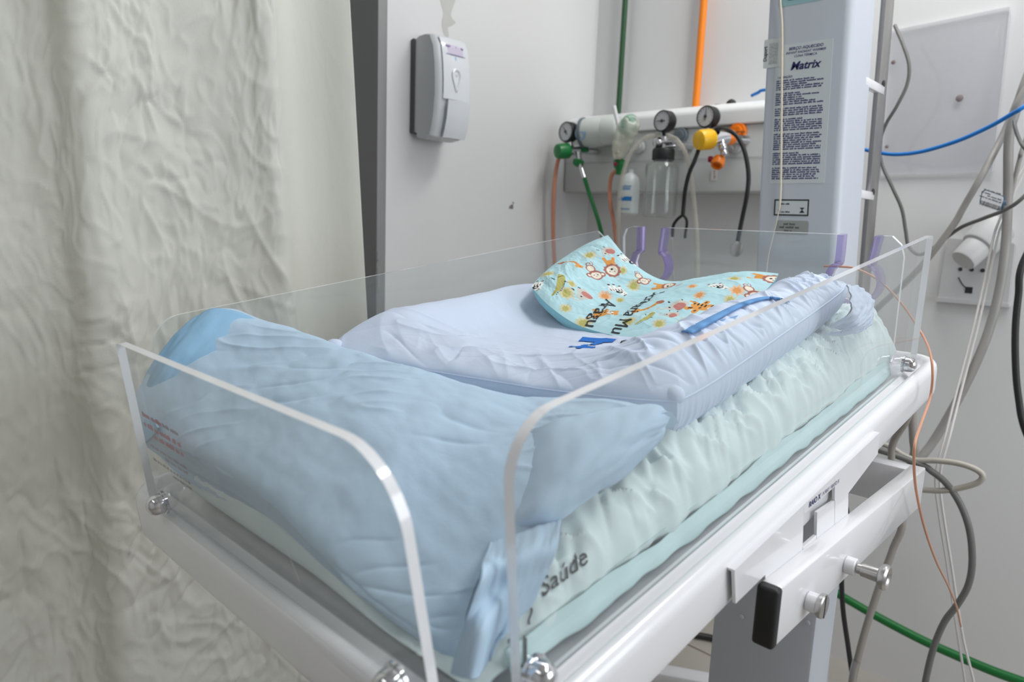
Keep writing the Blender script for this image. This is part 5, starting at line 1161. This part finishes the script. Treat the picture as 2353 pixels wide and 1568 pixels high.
cable([(1727, 220, 1.99), (1742, 213, 1.985), (1757, 207, 1.98), (1830, 205, 1.96), (1900, 265, 1.95), (1955, 333, 1.94), (1980, 342, 1.93), (2020, 351, 1.92), (2062, 355, 1.91), (2120, 348, 1.9), (2200, 324, 1.88), (2272, 292, 1.86), (2325, 262, 1.84), (2353, 245, 1.83), (2440, 180, 1.88), (2600, 120, 1.97), (2800, 40, 2.08)], .0046, m_cbl, 'bright blue cable sagging across the wall behind the rail', nm='blue_cable')
cable([(2700, 200, 2.07), (2540, 330, 2.0), (2430, 470, 1.88), (2352, 600, 1.8), (2340, 680, 1.8), (2333, 760, 1.8), (2334, 850, 1.8), (2341, 920, 1.8), (2354, 985, 1.8), (2400, 1100, 1.82), (2440, 1280, 1.86), (2450, 1500, 1.9), (2450, 1700, 1.92), (2448, 1830, 1.93)], .0068, m_cbk, 'black cable hanging at the right edge of the room', nm='black_cable')
cable([(1900, 985, 1.47), (1975, 1003, 1.49), (2042, 1026, 1.5), (2075, 1046, 1.5), (2105, 1058, 1.5), (2150, 1059, 1.5), (2200, 1065, 1.5), (2240, 1078, 1.5), (2258, 1094, 1.5), (2246, 1110, 1.5), (2205, 1122, 1.5), (2165, 1128, 1.5), (2118, 1126, 1.5), (2010, 1118, 1.49), (1900, 1105, 1.47)], .0056, m_clg, 'beige grey cable looping out behind the white arm', nm='cable_loop')
cable([(1900, 1010, 1.46), (2020, 1035, 1.48), (2118, 1070, 1.5), (2140, 1083, 1.5), (2175, 1112, 1.5), (2207, 1160, 1.5), (2228, 1220, 1.5), (2234, 1290, 1.5), (2225, 1345, 1.5), (2200, 1390, 1.5), (2170, 1430, 1.5), (2145, 1490, 1.5), (2126, 1570, 1.5), (2118, 1640, 1.5)], .0062, m_cg2, 'dark grey cable bowing to the right below the white arm')
cable([(1860, 1318, 1.97), (1912, 1356, 1.96), (1960, 1386, 1.95), (2040, 1431, 1.94), (2130, 1477, 1.93), (2220, 1517, 1.92), (2290, 1546, 1.91), (2380, 1578, 1.9)], .0112, m_hg, 'thick green gas hose sloping down the wall at the lower right', 'hose', 'gas_hose')
cable([(1900, 850, 1.46), (2030, 852, 1.46), (2098, 885, 1.45), (2085, 960, 1.45), (2048, 1040, 1.46), (2074, 1190, 1.45), (2052, 1262, 1.44), (2020, 1350, 1.42), (1988, 1450, 1.4), (1968, 1525, 1.39)], .0066, mat('taupe_hose', srgb(146, 140, 134), .5, var=.03), 'straight taupe hose with a metal tip slanting down behind the white arm', 'hose', 'hose')
tp2 = [W(1968, 1520, 1, 1.39), W(1962, 1545, 1, 1.385), W(1957, 1575, 1, 1.38)]
tag(obj('hose_tip', tube(tp2, .0075, 12), m_steel), 'metal fitting at the lower end of the taupe hose', 'fitting')
cable([(1900, 870, 1.50), (2040, 866, 1.52), (2090, 900, 1.52), (2096, 960, 1.52), (2099, 1010, 1.52), (2100, 1045, 1.52), (2075, 1092, 1.52), (1990, 1110, 1.50), (1900, 1090, 1.47)], .0078, mat('taupe_hose', srgb(146, 140, 134), .5, var=.03), 'taupe hose dropping from under the tray at its far near corner', 'hose', 'hose')
cable([(1938, 1120, 1.5), (1943, 1160, 1.5), (1946, 1185, 1.5), (1940, 1240, 1.5), (1934, 1320, 1.5), (1937, 1400, 1.5), (1948, 1480, 1.5), (1958, 1550, 1.5), (1968, 1620, 1.5)], .0052, m_cbk, 'black cable hanging behind the two steel knobs', nm='black_cable')
pw = [bv(1893, 612, 1.15), bv(1930, 613, 1.155), bv(1968, 618, 1.16), bv(2020, 645, 1.165), bu(2065, 690, -.305), bu(2100, 738, -.288), bu(2125, 780, -.262)]
pw3 = [BB(q) for q in pw] + [BB(bu(2138, 815, -.232)), BB(bu(2143, 860, -.222)), BB(bu(2137, 915, -.222)), W(2118, 970, 0, -.21), W(2102, 1022, 0, -.2), W(2101, 1085, 0, -.2), W(2108, 1145, 0, -.2), W(2127, 1222, 0, -.2), W(2152, 1292, 0, -.2), W(2178, 1345, 0, -.2), W(2198, 1395, 0, -.2), W(2208, 1440, 0, -.2)]
tag(obj('probe_wire', tube(pw3, .0017, 8), m_cor, sharp=0), 'thin orange probe wire looping out of the head of the crib over the tray rim', 'wire')
for dx, cst in ((-5, 'left'), (5, 'right')):
    cable([(2700 + dx * 2, -250, 2.08), (2600 + dx * 2, 40, 2.06), (2420 + dx, 280, 2.0), (2335 + dx, 425, 1.94), (2302 + dx, 505, 1.9), (2288 + dx, 545, 1.89), (2268 + dx, 640, 1.87), (2240 + dx, 760, 1.83), (2206 + dx, 890, 1.78), (2178 + dx, 1000, 1.72), (2160 + dx, 1065, 1.7), (2155 + dx, 1115, 1.7), (2164 + dx, 1190, 1.7), (2180 + dx, 1290, 1.7), (2195 + dx, 1390, 1.7), (2210 + dx * 1.2, 1480, 1.7), (2228 + dx * 2, 1570, 1.7), (2236 + dx * 2, 1640, 1.7)], .0026, m_cw,
          'one wire of a thin white pair hanging down the right side, the %s one' % ('outer' if dx > 0 else 'inner'), nm='white_wire')
cc_ = [np.array(mast(*(W(x, y, 1, CY - .012)[:2]), W(x, y, 1, CY - .012)[2])) for x, y in ((1793, 0),)]
cord = [W(1792, -60, 1, CY - .006), W(1793, 0, 1, CY - .006), W(1797, 60, 1, CY - .006), W(1797, 150, 1, CY - .006), W(1796, 260, 1, CY - .006), W(1795, 380, 1, CY - .006), W(1793, 460, 1, CY - .006), W(1787, 498, 1, CY - .006), W(1776, 545, 1, CY - .008), W(1764, 600, 1, CY - .012), W(1758, 680, 1, CY - .02)]
tag(obj('cord', tube(cord, [.0022, .0022, .0022, .0022, .0022, .0022, .0022, .0009, .0008, .0008, .0008], 8), m_cream, sharp=0), 'thin cream cord hanging straight down the front of the grey mast', 'cord')
# tie-on tag on the thick cable
q4 = [W(x, y, 1, 1.83) for x, y in ((2250, 468), (2303, 486), (2310, 452), (2258, 433))]
ctr_ = np.mean(q4, 0); ex_ = nrm(q4[1] - q4[0]); ey_ = nrm(np.cross(-EY, ex_)) * 1.; ey_ = ey_ if ey_[2] > 0 else -ey_
P2 = [((p - ctr_) @ ex_, (p - ctr_) @ ey_) for p in q4]
TG = thing('cable_tag', 'white inventory tag with blue border and barcode tied to the cables at the right', 'tag', ctr_)
obj('border', prism(rpoly(P2, .007), ctr_, ex_, ey_, -EY, .0012), mat('tag_blue', srgb(70, 98, 128), .5), TG, label='blue border')
obj('card', prism(rpoly(np.array(P2) * .91, .006), ctr_ - EY * .001, ex_, ey_, -EY, .0008), mat('tag_white', srgb(220, 222, 224), .4), TG)
R = fineprint(-.024, .014, .034, .0036, 31) + fineprint(-.026, .008, .02, .003, 32) + fineprint(-.012, .004, .03, .0028, 33) + fineprint(-.026, -.001, .044, .0028, 34)
rb = random.Random(9); x = -.018
while x < .022: w_ = rb.uniform(.0006, .0019); R.append((x, -.017, x + w_, -.007)); x += w_ + rb.uniform(.0005, .0012)
v, f = quads2d(R); obj('printed_text', (ctr_ - EY * .0021 + v[:, :1] * ex_ + v[:, 1:] * ey_, f), mat('tag_ink', srgb(92, 92, 96), .6), TG)
obj('tie', tube([W(2305, 485, 1, 1.825), W(2303, 478, 1, 1.82), W(2308, 463, 1, 1.82), W(2310, 470, 1, 1.84)], .0022, 8), mat('tag_blue', srgb(70, 98, 128), .5), TG)
# black tube on the floor behind the post
fl_ = [W(x, y, 2, .012) for x, y in ((1500, 1440), (1560, 1452), (1600, 1460), (1632, 1466), (1658, 1474), (1690, 1492))]
tag(obj('floor_cable', tube(fl_, .010, 10), m_cbk), 'black cable lying on the tiled floor behind the lift post', 'cable')
# ---- END
